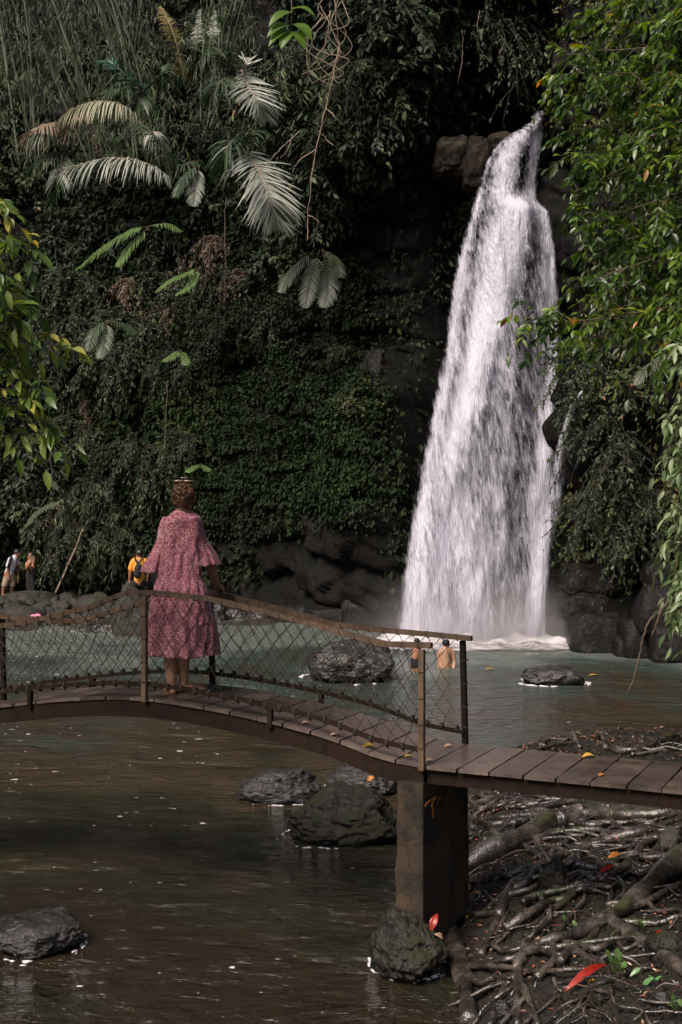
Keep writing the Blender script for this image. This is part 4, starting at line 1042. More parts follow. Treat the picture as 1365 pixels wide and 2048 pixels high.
def fern(Y, label, fronds, mk='frond_green', name='fern', group='ferns on the cliff', tint=.5):
    r0 = P(*fronds[0][0][0], Y + .1); o = thing(name, r0, label, 'fern', group)
    for (pts, Lp, droop, n) in fronds:
        path = [P(x, y, Y - .25*i/(len(pts)-1)) for i, (x, y) in enumerate(pts)]
        st, lf = MB(), MB(); L = Lp*Y/F; plen = sum(math.hypot(pts[i+1][0]-pts[i][0], pts[i+1][1]-pts[i][1]) for i in range(len(pts)-1)); n = max(9, int(plen/(Lp*.17)))
        frond(st, lf, path, .008 if Y > 15 else .003, L, L*.115, n, droop, fwd=.35, tint=tint, start=.15, jit=.05)
        f = lf.obj('frond', M[mk], o, smooth=False); s_ = st.obj('rachis', M['twig'], f)
    return o
fern(29.5, 'bright green tree fern with a broad frond arching to the left', [([(300,452),(262,462),(212,492),(155,538)], 34, .35, 46), ([(300,452),(330,448),(362,462)], 26, .35, 28), ([(300,452),(262,490),(235,530)], 26, .5, 28)], 'fern_bright')
fern(28.5, 'thin yellow-green fern in the middle of the left wall', [([(402,532),(372,548),(342,560),(312,584)], 22, .3, 34), ([(402,532),(380,570),(352,590)], 18, .3, 26)], 'fern_bright')
fern(28.0, 'grey-green drooping ferns hanging under the lower silver frond', [([(632,498),(600,528),(578,552),(562,582)], 30, .35, 20), ([(640,500),(626,540),(618,575),(612,612)], 30, .3, 20), ([(645,500),(656,545),(655,580),(648,612)], 32, .3, 20), ([(645,498),(670,520),(680,552)], 28, .4, 18)], 'fern_grey')
fern(28.5, 'small green fern on the wall just above and left of centre', [([(362,700),(345,712),(328,722)], 18, .3, 18), ([(362,700),(370,716),(372,730)], 14, .3, 14)], 'fern_bright')
fern(29.5, 'dark fern fan under the fine-leaved shrub of the left wall', [([(215,640),(190,660),(176,700)], 26, .4, 26), ([(215,640),(210,680),(200,715)], 24, .3, 24), ([(215,640),(250,650),(272,668)], 24, .4, 24)])
fern(29.0, 'small bright fern at the height of the woman\'s hair', [([(402,928),(385,936),(374,944)], 14, .3, 16), ([(402,928),(412,936),(420,942)], 12, .3, 14)], 'fern_bright')
fern(30.5, 'pale thin fern arching over the two standing people', [([(132,1002),(105,1008),(75,1024),(52,1052)], 18, .4, 34), ([(132,1002),(120,975),(92,962)], 16, .4, 24)], 'fern_grey')
fern(23.5, 'grey-green fern hanging on the right wall under the tree', [([(1345,700),(1318,722),(1290,742),(1272,768)], 26, .3, 20), ([(1345,705),(1330,740),(1312,770)], 24, .3, 18)], 'fern_grey')
fern(29.0, 'dark fern hanging left of the silver fronds', [([(400,330),(372,352),(350,392)], 28, .4, 26), ([(400,330),(392,372),(388,410)], 26, .3, 26)])

# bamboo culms on the upper left slope
def bamboo(px0, py0, px1, py1, Y, label, n, spread):
    o = thing('bamboo_clump', P(px0, py0, Y), label, 'bamboo', 'bamboo clumps on the left slope')
    for k in range(n):
        a = P(px0 + random.uniform(-spread, spread)*.5, py0, Y + random.uniform(-.6,.6)); b_ = P(px1 + random.uniform(-spread, spread), py1, Y - random.uniform(0, 1.5))
        mid = (a+b_)/2 + Vector((random.uniform(-.25,.25), random.uniform(-.2,.2), .2))
        mb = MB(); pth = smooth_path([a, mid, b_], 22); r = np.where(np.arange(22) % 4 == 0, .040, .034)*random.uniform(.8,1.2)
        tube(mb, pth, r, 6); mb.obj('culm', M['bamboo'], o)
    lf = MB()
    for k in range(n*14):
        t = random.random(); x = px0+(px1-px0)*t + random.uniform(-spread, spread)*1.3; y = py0+(py1-py0)*t
        c = np.array(P(x, y, Y - random.uniform(0, 1.5))); m_ = 8
        d = RNG.normal(0, .5, (m_,3)) + np.array([0,-.3,-.9])
        add_leaves(lf, np.tile(c, (m_,1)) + rv(m_, .12), d, np.array([0,-.6,.6]) + rv(m_, .3), RNG.uniform(.22,.42,m_), .035, RNG.uniform(.3,.8,m_), BLADE)
    lf.obj('foliage', M['leaf_shrub'], o, smooth=False)
bamboo(215, 330, 60, -120, 37, 'leftmost hazy bamboo clump leaning to the upper left', 11, 70)
bamboo(300, 330, 170, -120, 36.5, 'bamboo clump leaning over the green palm fan', 11, 60)
bamboo(260, 300, 262, -100, 37.5, 'upright bamboo clump behind the ragged palm', 7, 40)
bamboo(420, 260, 480, -100, 35, 'bamboo clump at the top behind the silver frond', 7, 40)
bamboo(60, 330, 10, -120, 37, 'bamboo clump at the upper left corner', 8, 50)

# ------------------------------------------------------------------ hanging vines
def vine(label, paths, Y, r=.014, mk='twig_pale', name='hanging_vine', group='bare vines and dead twigs hanging on the cliff'):
    o = thing(name, P(*paths[0][0], Y), label, 'vine', group)
    for k, p in enumerate(paths):
        pts = [P(x, y, Y + random.uniform(-.12,.12)) for x, y in p]; n = max(10, len(pts)*5)
        mb = MB(); pt = smooth_path(pts, n) + RNG.normal(0, .008, (n,3)); tube(mb, pt, np.linspace(r, r*.5, n), 5)
        mb.obj('strand', M[mk], o)
    return o
vine('long pale vine hanging from the tangle down past the lower silver frond', [[(678,95),(665,160),(648,230),(632,300),(622,370),(616,440),(615,482)], [(652,215),(672,235),(690,252)], [(640,262),(655,280),(668,290)], [(617,430),(640,445)], [(632,300),(600,320),(585,345)]], 26.3)
tg = []
for k in range(10):
    x = random.uniform(640, 700); y = random.uniform(-30, 40)
    tg.append([(x, y), (x+random.uniform(-45,25), y+random.uniform(35,70)), (x+random.uniform(-35,40), y+random.uniform(75,120)), (x+random.uniform(-40,30), y+random.uniform(120,170))])
vine('tangle of curling pale dead vines at the top centre', tg, 26.0, .011)
vine('thin vine with side twigs crossing towards the lower silver frond', [[(600,262),(560,300),(520,345),(470,390)], [(585,275),(575,300),(560,318)]], 26.2, .010)
vine('drooping dark twigs in front of the recess above the falls', [[(925,60),(926,110),(920,150),(916,165)], [(950,70),(962,100),(985,128)], [(1000,40),(1010,80),(998,110)], [(960,20),(955,60),(968,80)]], 26.4, .011, 'twig')
vine('long thin brown vine hanging in the middle of the left wall', [[(452,395),(450,450),(451,520),(449,620)], [(335,770),(332,850),(330,905)], [(405,500),(412,560),(400,600)]], 29.0, .010, 'twig')
# ------------------------------------------------------------------ tree at the right: trunk on the bank, boughs reaching in over the water
def bough_tree(name, root, label, cat, trunk, boughs, mk, leaf_len, leaf_w, tint, twig_len, ntw, per, rb=.022, droop=.45, tmpl=LEAF6, up=(0,-.35,1.), bark='bark'):
    o = thing(name, root, label, cat)
    mb = MB(); tp_ = smooth_path(trunk, 70) + np.stack([.05*np.sin(np.linspace(0, 9, 70)), .05*np.cos(np.linspace(1, 7, 70)), np.zeros(70)], 1); V, f = tube_arrays(tp_, np.linspace(.17, .06, 70)*(1 + .5*np.exp(-np.linspace(0, 9, 70)*1.6)), 20)
    V = V + np.stack([fbm(V*3.5, 4, 5)-.5, fbm(V*3.5, 4, 6)-.5, np.zeros(len(V))], 1)*.09 + np.stack([ridge(V*np.array([14,14,2.]), 3, 9)-.6]*2 + [np.zeros(len(V))], 1)*.02; mb.add(V, f); mb.obj('trunk', M[bark], o)
    for pts in boughs:
        st, lf = MB(), MB()
        leafy(st, lf, pts, rb, ntw, twig_len, leaf_len, leaf_w, per, droop, 1., tint, tmpl, up=up, start=.12)
        b_ = st.obj('bough', M['twig'], o); lf.obj('foliage', M[mk], b_)
    return o
tips = [(1150,40,10.2),(1085,110,9.9),(1062,150,9.6),(1100,200,10.0),(1095,262,9.8),(1110,330,9.6),(1102,385,9.9),(1108,455,9.7),(1125,520,9.9),(1105,575,9.6),(1112,660,9.9),(1150,700,10.1),
        (1200,90,10.4),(1230,190,10.5),(1190,260,10.3),(1240,340,10.6),(1200,420,10.4),(1250,500,10.6),(1220,590,10.5),(1270,660,10.4),(1290,60,9.5),(1330,150,9.2),(1280,260,9.2),(1320,330,9.0),(1290,430,9.2),(1330,520,9.0),(1300,600,9.2),(1340,660,9.1),(1230,20,10.0),(1340,20,9.4),(1180,150,10.3),(1175,330,10.3),(1165,470,10.4),(1170,600,10.4),(1310,720,9.6),(1260,130,9.9)]
TR = [np.array([3.9, 9.9, .7]), np.array([3.75, 9.9, 2.5]), np.array([3.6, 9.9, 4.6]), np.array([3.5, 10., 6.4]), np.array([3.3, 10., 8.2])]
bo = []
for (x, y, Y) in tips:
    x += 46 if x < 1135 and y > 30 else 22
    tip = np.array(P(x, y, Y)); z0 = tip[2] - .1 + random.uniform(-.2, .55)
    a = np.array([3.45 + random.uniform(-.1,.1), 10. + random.uniform(-.3,.3), max(z0, 2.)])
    m1 = a*.6 + tip*.4 + np.array([0, random.uniform(-.3,.3), .22]); bo.append([a, m1, a*.25+tip*.75 + np.array([0,0,.12]), tip])
# the spray of pale leaves that reaches furthest over the falls
bo.append([np.array([3.4,9.8,4.7]), np.array(P(1180,640,9.6)), np.array(P(1120,632,9.5)), np.array(P(1058,640,9.4))])
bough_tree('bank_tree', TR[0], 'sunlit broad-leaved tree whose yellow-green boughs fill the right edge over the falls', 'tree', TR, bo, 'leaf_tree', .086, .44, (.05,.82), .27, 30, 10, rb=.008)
# interior shade of the same tree, put into darker leaves of a second tree
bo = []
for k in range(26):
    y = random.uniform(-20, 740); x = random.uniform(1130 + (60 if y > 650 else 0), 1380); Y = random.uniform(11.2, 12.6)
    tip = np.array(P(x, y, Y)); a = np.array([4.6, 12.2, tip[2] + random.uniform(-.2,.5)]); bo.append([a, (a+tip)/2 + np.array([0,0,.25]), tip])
bough_tree('bank_tree', (4.9,12.2,.8), 'shaded inner foliage of the sunlit tree at the right edge, coloured darker', 'tree', [np.array([4.9,12.2,.7]), np.array([4.8,12.2,4]), np.array([4.7,12.2,8.8])], bo, 'leaf_tree_shade', .13, .42, (.1,.6), .42, 12, 8, rb=.012)
# trailing light green plant down the right edge
bo = []
for (x, y, Y, L) in [(1372,690,9.0,1.0),(1380,760,8.9,1.2),(1376,830,9.0,1.0),(1380,900,8.8,1.0),(1372,1000,8.9,.8),(1378,1090,8.9,.9),(1372,1180,8.8,.6)]:
    a = np.array(P(x+60, y-30, Y+.4)); m_ = np.array(P(x+5, y-20, Y)); tip = np.array(P(x-10, y+60, Y)); bo.append([a, m_, (m_+tip)/2+np.array([0,0,.03]), tip])
for (x, y) in [(1360,860),(1366,940),(1362,1060),(1364,1140),(1370,1220)]:
    a = np.array(P(x+60, y-50, 9.2)); bo.append([a, np.array(P(x+10, y-30, 9.)), np.array(P(x, y+40, 9.))])
bough_tree('trailing_creeper', (3.3,9.3,.9), 'pale green leafy creeper trailing down the right edge from the tree to the water', 'creeper', [np.array([3.3,9.3,.7]), np.array([3.2,9.3,2.4]), np.array([3.1,9.3,4.3])], bo, 'leaf_pale', .10, .36, (.2,.95), .20, 8, 8, rb=.008, droop=.9)
# bare crooked branch over the pool
def bare(label, paths, Y, r, mk='twig', name='bare_branch', cat='branch', group=None):
    o = thing(name, P(*paths[0][0], Y), label, cat, group)
    for p in paths:
        pts = [P(x, y, Y + .03*i) for i, (x, y) in enumerate(p)]; n = len(pts)*5
        mb = MB(); tube(mb, smooth_path(pts, n) + RNG.normal(0,.003,(n,3)), np.linspace(r, r*.55, n), 6); mb.obj('limb', M[mk], o)
    return o
bare('bare crooked branch hanging over the pool in front of the right-hand rocks', [[(1378,1150),(1352,1182),(1325,1218),(1302,1238),(1288,1270),(1282,1300),(1270,1350),(1256,1388)], [(1322,1220),(1312,1252),(1304,1272)]], 10.5, .013)
bare('long thin pale stick leaning against the cliff behind the far rocks', [[(112,1186),(130,1145),(150,1100),(166,1058)]], 35., .035, 'twig_pale', 'leaning_stick', 'stick')

# left foreground boughs
bo = []
for (x, y, Y) in [(60,430,7.9),(40,470,7.8),(80,500,8.1),(60,550,7.9),(90,600,8.0),(70,640,7.8),(108,700,8.0),(60,690,8.2),(95,760,8.1),(70,800,8.0),(108,850,8.1),(60,870,8.2),(20,520,7.8),(20,620,7.9),(15,700,8.0),(40,580,7.7)]:
    x -= 26 if y < 690 else 8
    tip = np.array(P(x, y, Y)); za = min(tip[2] + .35, 5.2); a = np.array([float(np.interp(za, [2., 5.4], [-3.7, -3.4])), 7.9, za])
    bo.append([a, (a*.5+tip*.5)+np.array([0,random.uniform(-.25,.25),.1]), tip])
o = bough_tree('leaning_tree', (-4.9,7.9,.9), 'tree with yellowing sunlit leaves reaching in from the left edge', 'tree', [np.array([-5.1,7.9,.6]), np.array([-4.5,7.9,1.2]), np.array([-3.7,7.9,2.]), np.array([-3.4,7.9,5.4])], bo, 'leaf_yellow', .125, .42, (.0,.85), .25, 14, 9, rb=.008)
# hanging sprig at the top
st = thing('leaf_sprig', P(584, -40, 6.), 'bright green sprig of seven broad leaves hanging from the top edge', 'leaf sprig')
mb = MB(); tube(mb, smooth_path([P(590,-260,6.1), P(586,-120,6.05), P(584,-40,6.), P(584,20,6.), P(583,62,6.)], 24), .0035, 5); mb.obj('stalk', M['twig'], st)
for (bx, by, tx, ty, wd) in [(584,24,538,54,.42),(584,18,630,32,.40),(584,50,534,76,.45),(584,48,624,82,.52),(583,62,562,98,.55),(583,62,610,100,.50),(584,60,537,94,.34)]:
    mb = MB(); a = np.array(P(bx,by,6.)); e = np.array(P(tx,ty,5.94)); L = np.linalg.norm(e-a)
    T = np.array([[0,0,0]] + [[0,0,0]]*0)
    n_ = 12; q = np.linspace(0,1,n_); d = (e-a)/L; nr = np.array([.1,-.55,.83]); x_ = np.cross(d, nr); x_ /= np.linalg.norm(x_); z_ = np.cross(x_, d)
    w_ = np.sin(np.pi*q**.8)**.8*L*wd*.5*(1-.15*q); cz = .22*L*np.sin(np.pi*q)*.6
    rings = np.stack([a + d*L*q[:,None] + z_*(cz)[:,None] + x_*w_[:,None]*k_ + z_*(abs(k_)*w_*.25)[:,None] for k_ in (-1,-.5,0,.5,1)], 1)
    V = rings.reshape(-1,3); mb.add(V, [grid_faces(5, n_)], .5); mb.obj('leaf', M['leaf_bright'], st)
# ------------------------------------------------------------------ people
def capsule(mb, a, b, ra, rb, seg=14):
    a = np.asarray(a, float); b = np.asarray(b, float); d = b-a; L = np.linalg.norm(d); t = d/(L+1e-9)
    prof = [(-math.cos(x)*ra, math.sin(x)*ra) for x in np.linspace(.15, math.pi/2, 4)] + [(L + math.sin(x)*rb, math.cos(x)*rb) for x in np.linspace(0, math.pi/2-.15, 4)]
    up = np.array([0,0,1.]) if abs(t[2]) < .9 else np.array([0,1.,0]); u = np.cross(t, up); u /= np.linalg.norm(u); w = np.cross(t, u)
    an = np.linspace(0, 2*np.pi, seg, endpoint=False)
    loft(mb, [[a + t*h + (u*math.cos(x) + w*math.sin(x))*r for x in an] for h, r in prof])
def ell(mb, c, rx, ry, rz, M3=None):
    bm = bmesh.new(); bmesh.ops.create_icosphere(bm, subdivisions=3, radius=1)
    V = np.array([v.co[:] for v in bm.verts]); Fq = np.array([[v.index for v in f.verts] for f in bm.faces]); bm.free()
    V = V*np.array([rx, ry, rz]); V = V if M3 is None else V @ np.asarray(M3).T
    mb.add(V + np.asarray(c), [Fq])
def chain(mb, pts, rad):
    for (a, b_, r0, r1) in zip(pts[:-1], pts[1:], rad[:-1], rad[1:]): capsule(mb, a, b_, r0, r1)
def fuse(mb, name, material, parent, voxel, it=4):
    o = mb.obj(name, material, parent)
    r = o.modifiers.new('r', 'REMESH'); r.mode = 'VOXEL'; r.voxel_size = voxel; r.use_smooth_shade = True
    s = o.modifiers.new('s', 'SMOOTH'); s.iterations = it; s.factor = .5
    return o
def skin(name, c, var=.12):
    m, nt, b, o = mat(name); n = noise_n(nt, 9, 3)
    r = ramp(nt, n.outputs[0], [(.3, tuple(x*(1-var) for x in c)), (.7, tuple(x*(1+var) for x in c))]); nt.links.new(r.outputs[0], b.inputs['Base Color'])
    b.inputs['Roughness'].default_value = .5; b.inputs['Subsurface Weight'].default_value = .12; b.inputs['Subsurface Radius'].default_value = (.02,.008,.004); b.inputs['Subsurface Scale'].default_value = .3
    return m
M['skin'] = skin('tanned_skin', (.40,.21,.13)); M['skin_dark'] = skin('brown_skin', (.32,.15,.085)); M['skin_light'] = skin('pale_skin', (.36,.20,.13))
M['hair_black'] = plain('black_hair', (.008,.007,.007), .45, nscale=40); M['hair_brown'] = plain('auburn_curly_hair', (.085,.034,.014), .42, nscale=25, namt=.55)
M['hair_sunlit'] = plain('sunlit_hair_top', (.12,.085,.07), .4, nscale=40, namt=.4)  # unused; sun on the top of the hair put into a lighter colour
def head(mb, c, r, face, up=(0,0,1)):
    """head with skull, jaw, nose, ears; face = direction it looks"""
    f = np.asarray(face, float); f /= np.linalg.norm(f); u = np.asarray(up, float); s = np.cross(f, u); s /= np.linalg.norm(s); u = np.cross(s, f); c = np.asarray(c, float)
    R3 = np.stack([s, f, u], 1)
    ell(mb, c + u*.12*r, r*.76, r*.95, r*.98, R3); ell(mb, c - u*.42*r + f*.22*r, r*.56, r*.62, r*.66, R3)
    capsule(mb, c + f*.86*r + u*.06*r, c + f*1.08*r - u*.22*r, r*.10, r*.15, 8)
    ell(mb, c - u*.88*r + f*.55*r, r*.24, r*.22, r*.2, R3); ell(mb, c - u*.55*r + f*.80*r, r*.26, r*.12, r*.1, R3)
    for k in (-1, 1): ell(mb, c + s*k*.78*r - f*.05*r - u*.08*r, r*.10, r*.2, r*.28, R3); ell(mb, c + s*k*.30*r + f*.84*r + u*.16*r, r*.24, r*.10, r*.08, R3)
    return s, f, u
def eyes(parent, c, r, s, f, u, off=None):
    mb = MB()
    for k in (-1, 1): ell(mb, np.asarray(c) + s*k*.30*r + f*.84*r + u*.02*r, r*.12, r*.10, r*.08, np.stack([s, f, u], 1))
    return mb.obj('eye_pair', M['eye'], parent)
M['eye'] = plain('dark_eye', (.03,.02,.015), .2)
def hand(mb, wrist, d, palm_n, size=.18, curl=.5, thumb_side=1, spread=.22):
    """palm with four bent fingers of unequal length and a thumb from its side"""
    w = np.asarray(wrist, float); d = np.asarray(d, float); d /= np.linalg.norm(d); n = np.asarray(palm_n, float); n -= d*np.dot(n, d); n /= np.linalg.norm(n); s = np.cross(d, n)*thumb_side
    pl = size*.5
    for k in (-1, -.35, .35, 1): capsule(mb, w + s*k*size*.10, w + d*pl + s*k*size*.17, size*.085, size*.075, 8)
    for k, (off, ln) in enumerate(((.19,.40),(.065,.46),(-.06,.43),(-.18,.34))):
        b0 = w + d*pl + s*off*size; dd = d.copy(); L = ln*size; p = b0
        for seg, fr in enumerate((.45, .32, .23)):
            ang = curl*(.6 + .35*seg) + .06*k
            dd = dd*math.cos(ang) + n*math.sin(ang); dd /= np.linalg.norm(dd)
            q = p + dd*L*fr + s*off*spread*L*fr; capsule(mb, p, q, size*(.052-.006*seg), size*(.047-.006*seg), 8); p = q
    b0 = w + d*size*.12 + s*size*.17; m1 = b0 + (d*.6 + s*.55 + n*.35)*size*.26; m2 = m1 + (d*.75 + s*.05 + n*.55)*size*.2
    capsule(mb, b0, m1, size*.075, size*.058, 8); capsule(mb, m1, m2, size*.056, size*.045, 8)

# ---- woman on the bridge, seen from behind
DW = 9.85
def Wp(px, py, dy=0.): return np.array(P(px, py, DW + dy))*1.0
def Wd(px, py, dy=0.):
    q = np.array(P(px, py, DW)); q[1] += dy; return q   # same lateral place, moved in depth
wz = dz(1.93)
wom = thing('person', tuple(Wd(358, 1394)), 'woman in long pink patterned dress standing on the bridge, hand on the far rail', 'person')
mb = MB()
c = Wd(367, 996, .02); hs, hf, hu = head(mb, c, .108, (.18, 1, .16))
capsule(mb, Wd(366,1012,.01), Wd(364,1036,.0), .052, .062)
chain(mb, [Wd(364,1036), Wd(362,1075,.01), Wd(362,1120,.02), Wd(360,1165,.01), Wd(358,1195)], [.075,.115,.11,.105,.12])
for k in (-1, 1): capsule(mb, Wd(364+k*12,1043), Wd(364+k*23,1049), .055, .045); capsule(mb, Wd(362+k*14,1090,.02), Wd(362+k*12,1120,.02), .08,.075); capsule(mb, Wd(358+k*13,1190), Wd(358+k*15,1212), .11, .10)
# arms: right one down to the far rail, left one hanging in front
tH = 2.055; hw = np.array(BP(tH, WD, rz(FR, tH)))
k_ = (hw[0]/hw[1]*F + 682.5, YH - (hw[2]-HC)*F/hw[1])
el = Wd(410, 1118, .14); wr = hw + np.array([-.005, -.055, .062])
chain(mb, [Wd(387,1050), Wd(395,1085,.06), el, el*.45+wr*.55+np.array([.008,0,0]), wr], [.046,.042,.040,.036,.026])
hand(mb, wr, hw + np.array([.02,.03,-.002]) - wr, np.array([0,.3,-1.]), .165, .42, -1)
el2 = Wd(316, 1118, .10); wr2 = Wd(318, 1166, .22)
chain(mb, [Wd(341,1050), Wd(330,1085,.04), el2, el2*.5+wr2*.5, wr2], [.046,.042,.038,.034,.026])
hand(mb, wr2, np.array([.25,.15,-.6]), np.array([1,.2,0.]), .165, .35, 1)
# legs and feet
zf = wz + .004
def foot(mb, ank, d, L=.22):
    d = np.array([*d, 0.]); d /= np.linalg.norm(d); s = np.array([d[1], -d[0], 0]); a = np.array([ank[0], ank[1], zf])
    capsule(mb, a - d*.045 + np.array([0,0,.03]), a + d*.06 + np.array([0,0,.035]), .032, .034); capsule(mb, a + d*.05+np.array([0,0,.032]), a + d*(L-.075)+np.array([0,0,.022]), .036, .026)
    for k in range(5):
        b0 = a + d*(L-.085) + s*(k-2)*.016 + np.array([0,0,.014]); capsule(mb, b0, b0 + d*(.042 - .004*abs(k-1.2)), .011, .0085 if k != 0 else .011, 8)
a1 = Wd(345, 1380, -.02); a2 = Wd(366, 1376, .06)
for (hip, knee, calf, ank) in ((Wd(347,1205), Wd(344,1295,.0), Wd(343,1330,-.01), a1), (Wd(370,1205), Wd(366,1293,.05), Wd(364,1328,.05), a2)):
    ank = ank.copy(); ank[2] = zf + .075
    chain(mb, [hip, knee, calf, ank], [.085,.055,.054,.034]); capsule(mb, ank, ank - np.array([0,0,.04]), .034, .034)
foot(mb, a1, (-.25, 1)); foot(mb, a2, (1, .55))
body = fuse(mb, 'body', M['skin'], wom, .0055, 5)
# dress
def dress_mat():
    m, nt, b, o = mat('pink_paisley_cotton')
    tc = N(nt, 'ShaderNodeTexCoord'); wn = noise_n(nt, 14, 3, .5, tc.outputs['Object'])
    va = N(nt, 'ShaderNodeVectorMath', operation='MULTIPLY_ADD'); nt.links.new(wn.outputs['Color'], va.inputs[0]); va.inputs[1].default_value = (.045,)*3; nt.links.new(tc.outputs['Object'], va.inputs[2])
    v = N(nt, 'ShaderNodeTexVoronoi'); v.inputs['Scale'].default_value = 17; nt.links.new(va.outputs[0], v.inputs['Vector'])
    rg = math_n(nt, 'SINE', math_n(nt, 'MULTIPLY', v.outputs['Distance'], 19.))
    v2 = N(nt, 'ShaderNodeTexVoronoi', feature='DISTANCE_TO_EDGE'); v2.inputs['Scale'].default_value = 44; nt.links.new(va.outputs[0], v2.inputs['Vector'])
    e = ramp(nt, v2.outputs['Distance'], [(.02,(1,1,1)),(.07,(0,0,0))]).outputs[0]
    n4 = noise_n(nt, 32, 3, .6, tc.outputs['Object'])
    a = ramp(nt, rg, [(.60,(0,0,0)),(.90,(1,1,1))]).outputs[0]
    g = ramp(nt, n4.outputs[0], [(.42,(0,0,0)),(.56,(1,1,1))]).outputs[0]
    f = math_n(nt, 'MAXIMUM', math_n(nt, 'MULTIPLY', a, .75), math_n(nt, 'MULTIPLY', math_n(nt, 'MULTIPLY', e, g), .75))
    n5 = noise_n(nt, 5, 4, .6, tc.outputs['Object'])
    base = ramp(nt, n5.outputs[0], [(.3,(.17,.038,.052)),(.7,(.27,.072,.092))]).outputs[0]
    nt.links.new(mixc(nt, f, base, (.54,.29,.34)), b.inputs['Base Color']); b.inputs['Roughness'].default_value = .85
    b.inputs['Sheen Weight'].default_value = .2
    fn_ = noise_n(nt, 26, 3, .6, tc.outputs['Object'], stretch=(1,1,.25)); bump(nt, b, fn_.outputs[0], .5, .02)
    return m
M['dress'] = dress_mat()
PXM = DW/F
def cloth_tube(rows, name, parent, nseg=96, seed=0, solid=.003, axis_mode='z'):
    """rows: (centre vec, half width, half depth, pleat amount, pleat count)"""
    rr_ = np.random.default_rng(seed); ph = rr_.uniform(0, 6.28, 5); rings = []
    K = len(rows); T = np.linspace(0, K-1, (K-1)*6+1); R = []
    C = smooth_path([r[0] for r in rows], len(T)); A = [smooth_path([(r[j], 0, 0) for r in rows], len(T))[:, 0] for j in (1,2,3)]
    for i, t in enumerate(T):
        an = np.linspace(0, 2*np.pi, nseg, endpoint=False)
        pc = rows[min(int(t), K-1)][4]
        pl = np.abs(np.sin(an*pc*.5 + ph[0] + .5*np.sin(an*2+ph[1])))*.6 + .4*np.sin(an*pc*.37*2 + ph[2] + t*.3) 
        pl = A[2][i]*1.35*(pl-.3) + .012*np.sin(an*3+ph[3]+t*.5)
        kx = A[0][i]*(1) + pl; ky = A[1][i] + pl
        x = np.cos(an); y = np.sin(an); e_ = .88
        ax = rows[min(int(t), K-1)][5] if len(rows[0]) > 5 else None
        U_, V_ = (np.array([1.,0,0]), np.array([0,1.,0])) if ax is None else (np.array(ax[0]), np.array(ax[1]))
        rings.append(C[i] + U_*(np.sign(x)*np.abs(x)**e_*kx)[:,None] + V_*(np.sign(y)*np.abs(y)**e_*ky)[:,None] + np.array([0,0,1.])*(.006*np.sin(an*4+ph[4]))[:,None]*(i/len(T)))
    mb = MB(); loft(mb, rings, cap=False)
    o = mb.obj(name, M['dress'], parent); sd = o.modifiers.new('s', 'SOLIDIFY'); sd.thickness = solid; sd.offset = 0; return o
def row(x0, x1, py, depth, pl, cnt, dy=.01): return (Wd((x0+x1)/2, py, dy), (x1-x0)/2*PXM, depth, pl, cnt)
cloth_tube([row(349,381,1022,.066,.0,8), row(339,391,1028,.090,.001,8), row(330,399,1038,.112,.002,8,.005), row(328,400,1058,.116,.003,8), row(326,400,1080,.125,.006,14), row(324,400,1110,.135,.012,18), row(320,402,1140,.145,.014,18),
  row(317,406,1158,.15,.008,22), row(313,415,1176,.17,.018,24), row(306,421,1205,.18,.022,22), row(302,425,1226,.185,.012,26), row(297,429,1250,.205,.024,24), row(296,431,1285,.215,.03,20), row(298,431,1309,.22,.034,20)], 'dress', wom, seed=4)
# sleeves
lx = np.array([.82,0,-.25]); 
cloth_tube([(Wd(346,1034), .064,.080,.002,8), (Wd(338,1050,.02),.062,.082,.004,8), (Wd(330,1078,.04),.058,.076,.006,10), (Wd(324,1093,.05),.062,.082,.012,14), (Wd(316,1118,.06),.082,.11,.022,14), (Wd(309,1144,.07),.102,.14,.032,14)], 'sleeve', wom, 64, 8)
cloth_tube([(Wd(384,1034), .064,.080,.002,8), (Wd(389,1050,.02),.060,.082,.004,8), (Wd(394,1076,.04),.056,.076,.006,10), (Wd(398,1089,.05),.062,.082,.012,14, ), (Wd(404,1110,.07),.078,.11,.020,14), (Wd(409,1131,.08),.088,.14,.026,14)], 'sleeve', wom, 64, 9)
# hair: rounded updo built of curls over a cap
hair = MB(); ell(hair, Wd(367, 990, -.012), .084, .096, .100); ell(hair, Wd(369, 1001, -.055), .062, .060, .058)
hobj = fuse(hair, 'hair', M['hair_brown'], wom, .006, 3)
cur = MB(); rr = np.random.default_rng(9)
for k in range(330):
    th = rr.uniform(0, 2*math.pi); ph = math.acos(rr.uniform(-.75, 1)); d = np.array([math.sin(ph)*math.cos(th), math.sin(ph)*math.sin(th), math.cos(ph)])
    if d[1] > .55 and d[2] < .5: continue
    base = Wd(367, 991, -.02) + d*np.array([.082,.098,.098]); tg_ = np.cross(d, rr.normal(0,1,3)); tg_ /= np.linalg.norm(tg_)
    q = np.linspace(0, 1, 9)[:, None]; L = rr.uniform(.03,.075); bi = np.cross(d, tg_); w_ = rr.uniform(.006,.014)
    pts = base + tg_*L*(q-.5) + bi*np.sin(q*7+th)*w_ + d*(np.cos(q*7+th)*w_*.7 - .25*L*(q-.5)**2)
    tube(cur, pts, np.linspace(.0042,.0018,9)*rr.uniform(.6,1.3), 4, tint=rr.random())
for k in range(26):
    b0 = Wd(rr.uniform(352,386), rr.uniform(1004,1018), rr.uniform(-.05,.02)); q = np.linspace(0,1,9)[:,None]
    pts = b0 + np.array([rr.normal(0,.02), rr.normal(0,.01), -rr.uniform(.03,.07)])*q + np.concatenate([np.sin(q*9+k)*.006, np.cos(q*9+k)*.006, q*0],1); tube(cur, pts, np.linspace(.003,.001,9), 4)
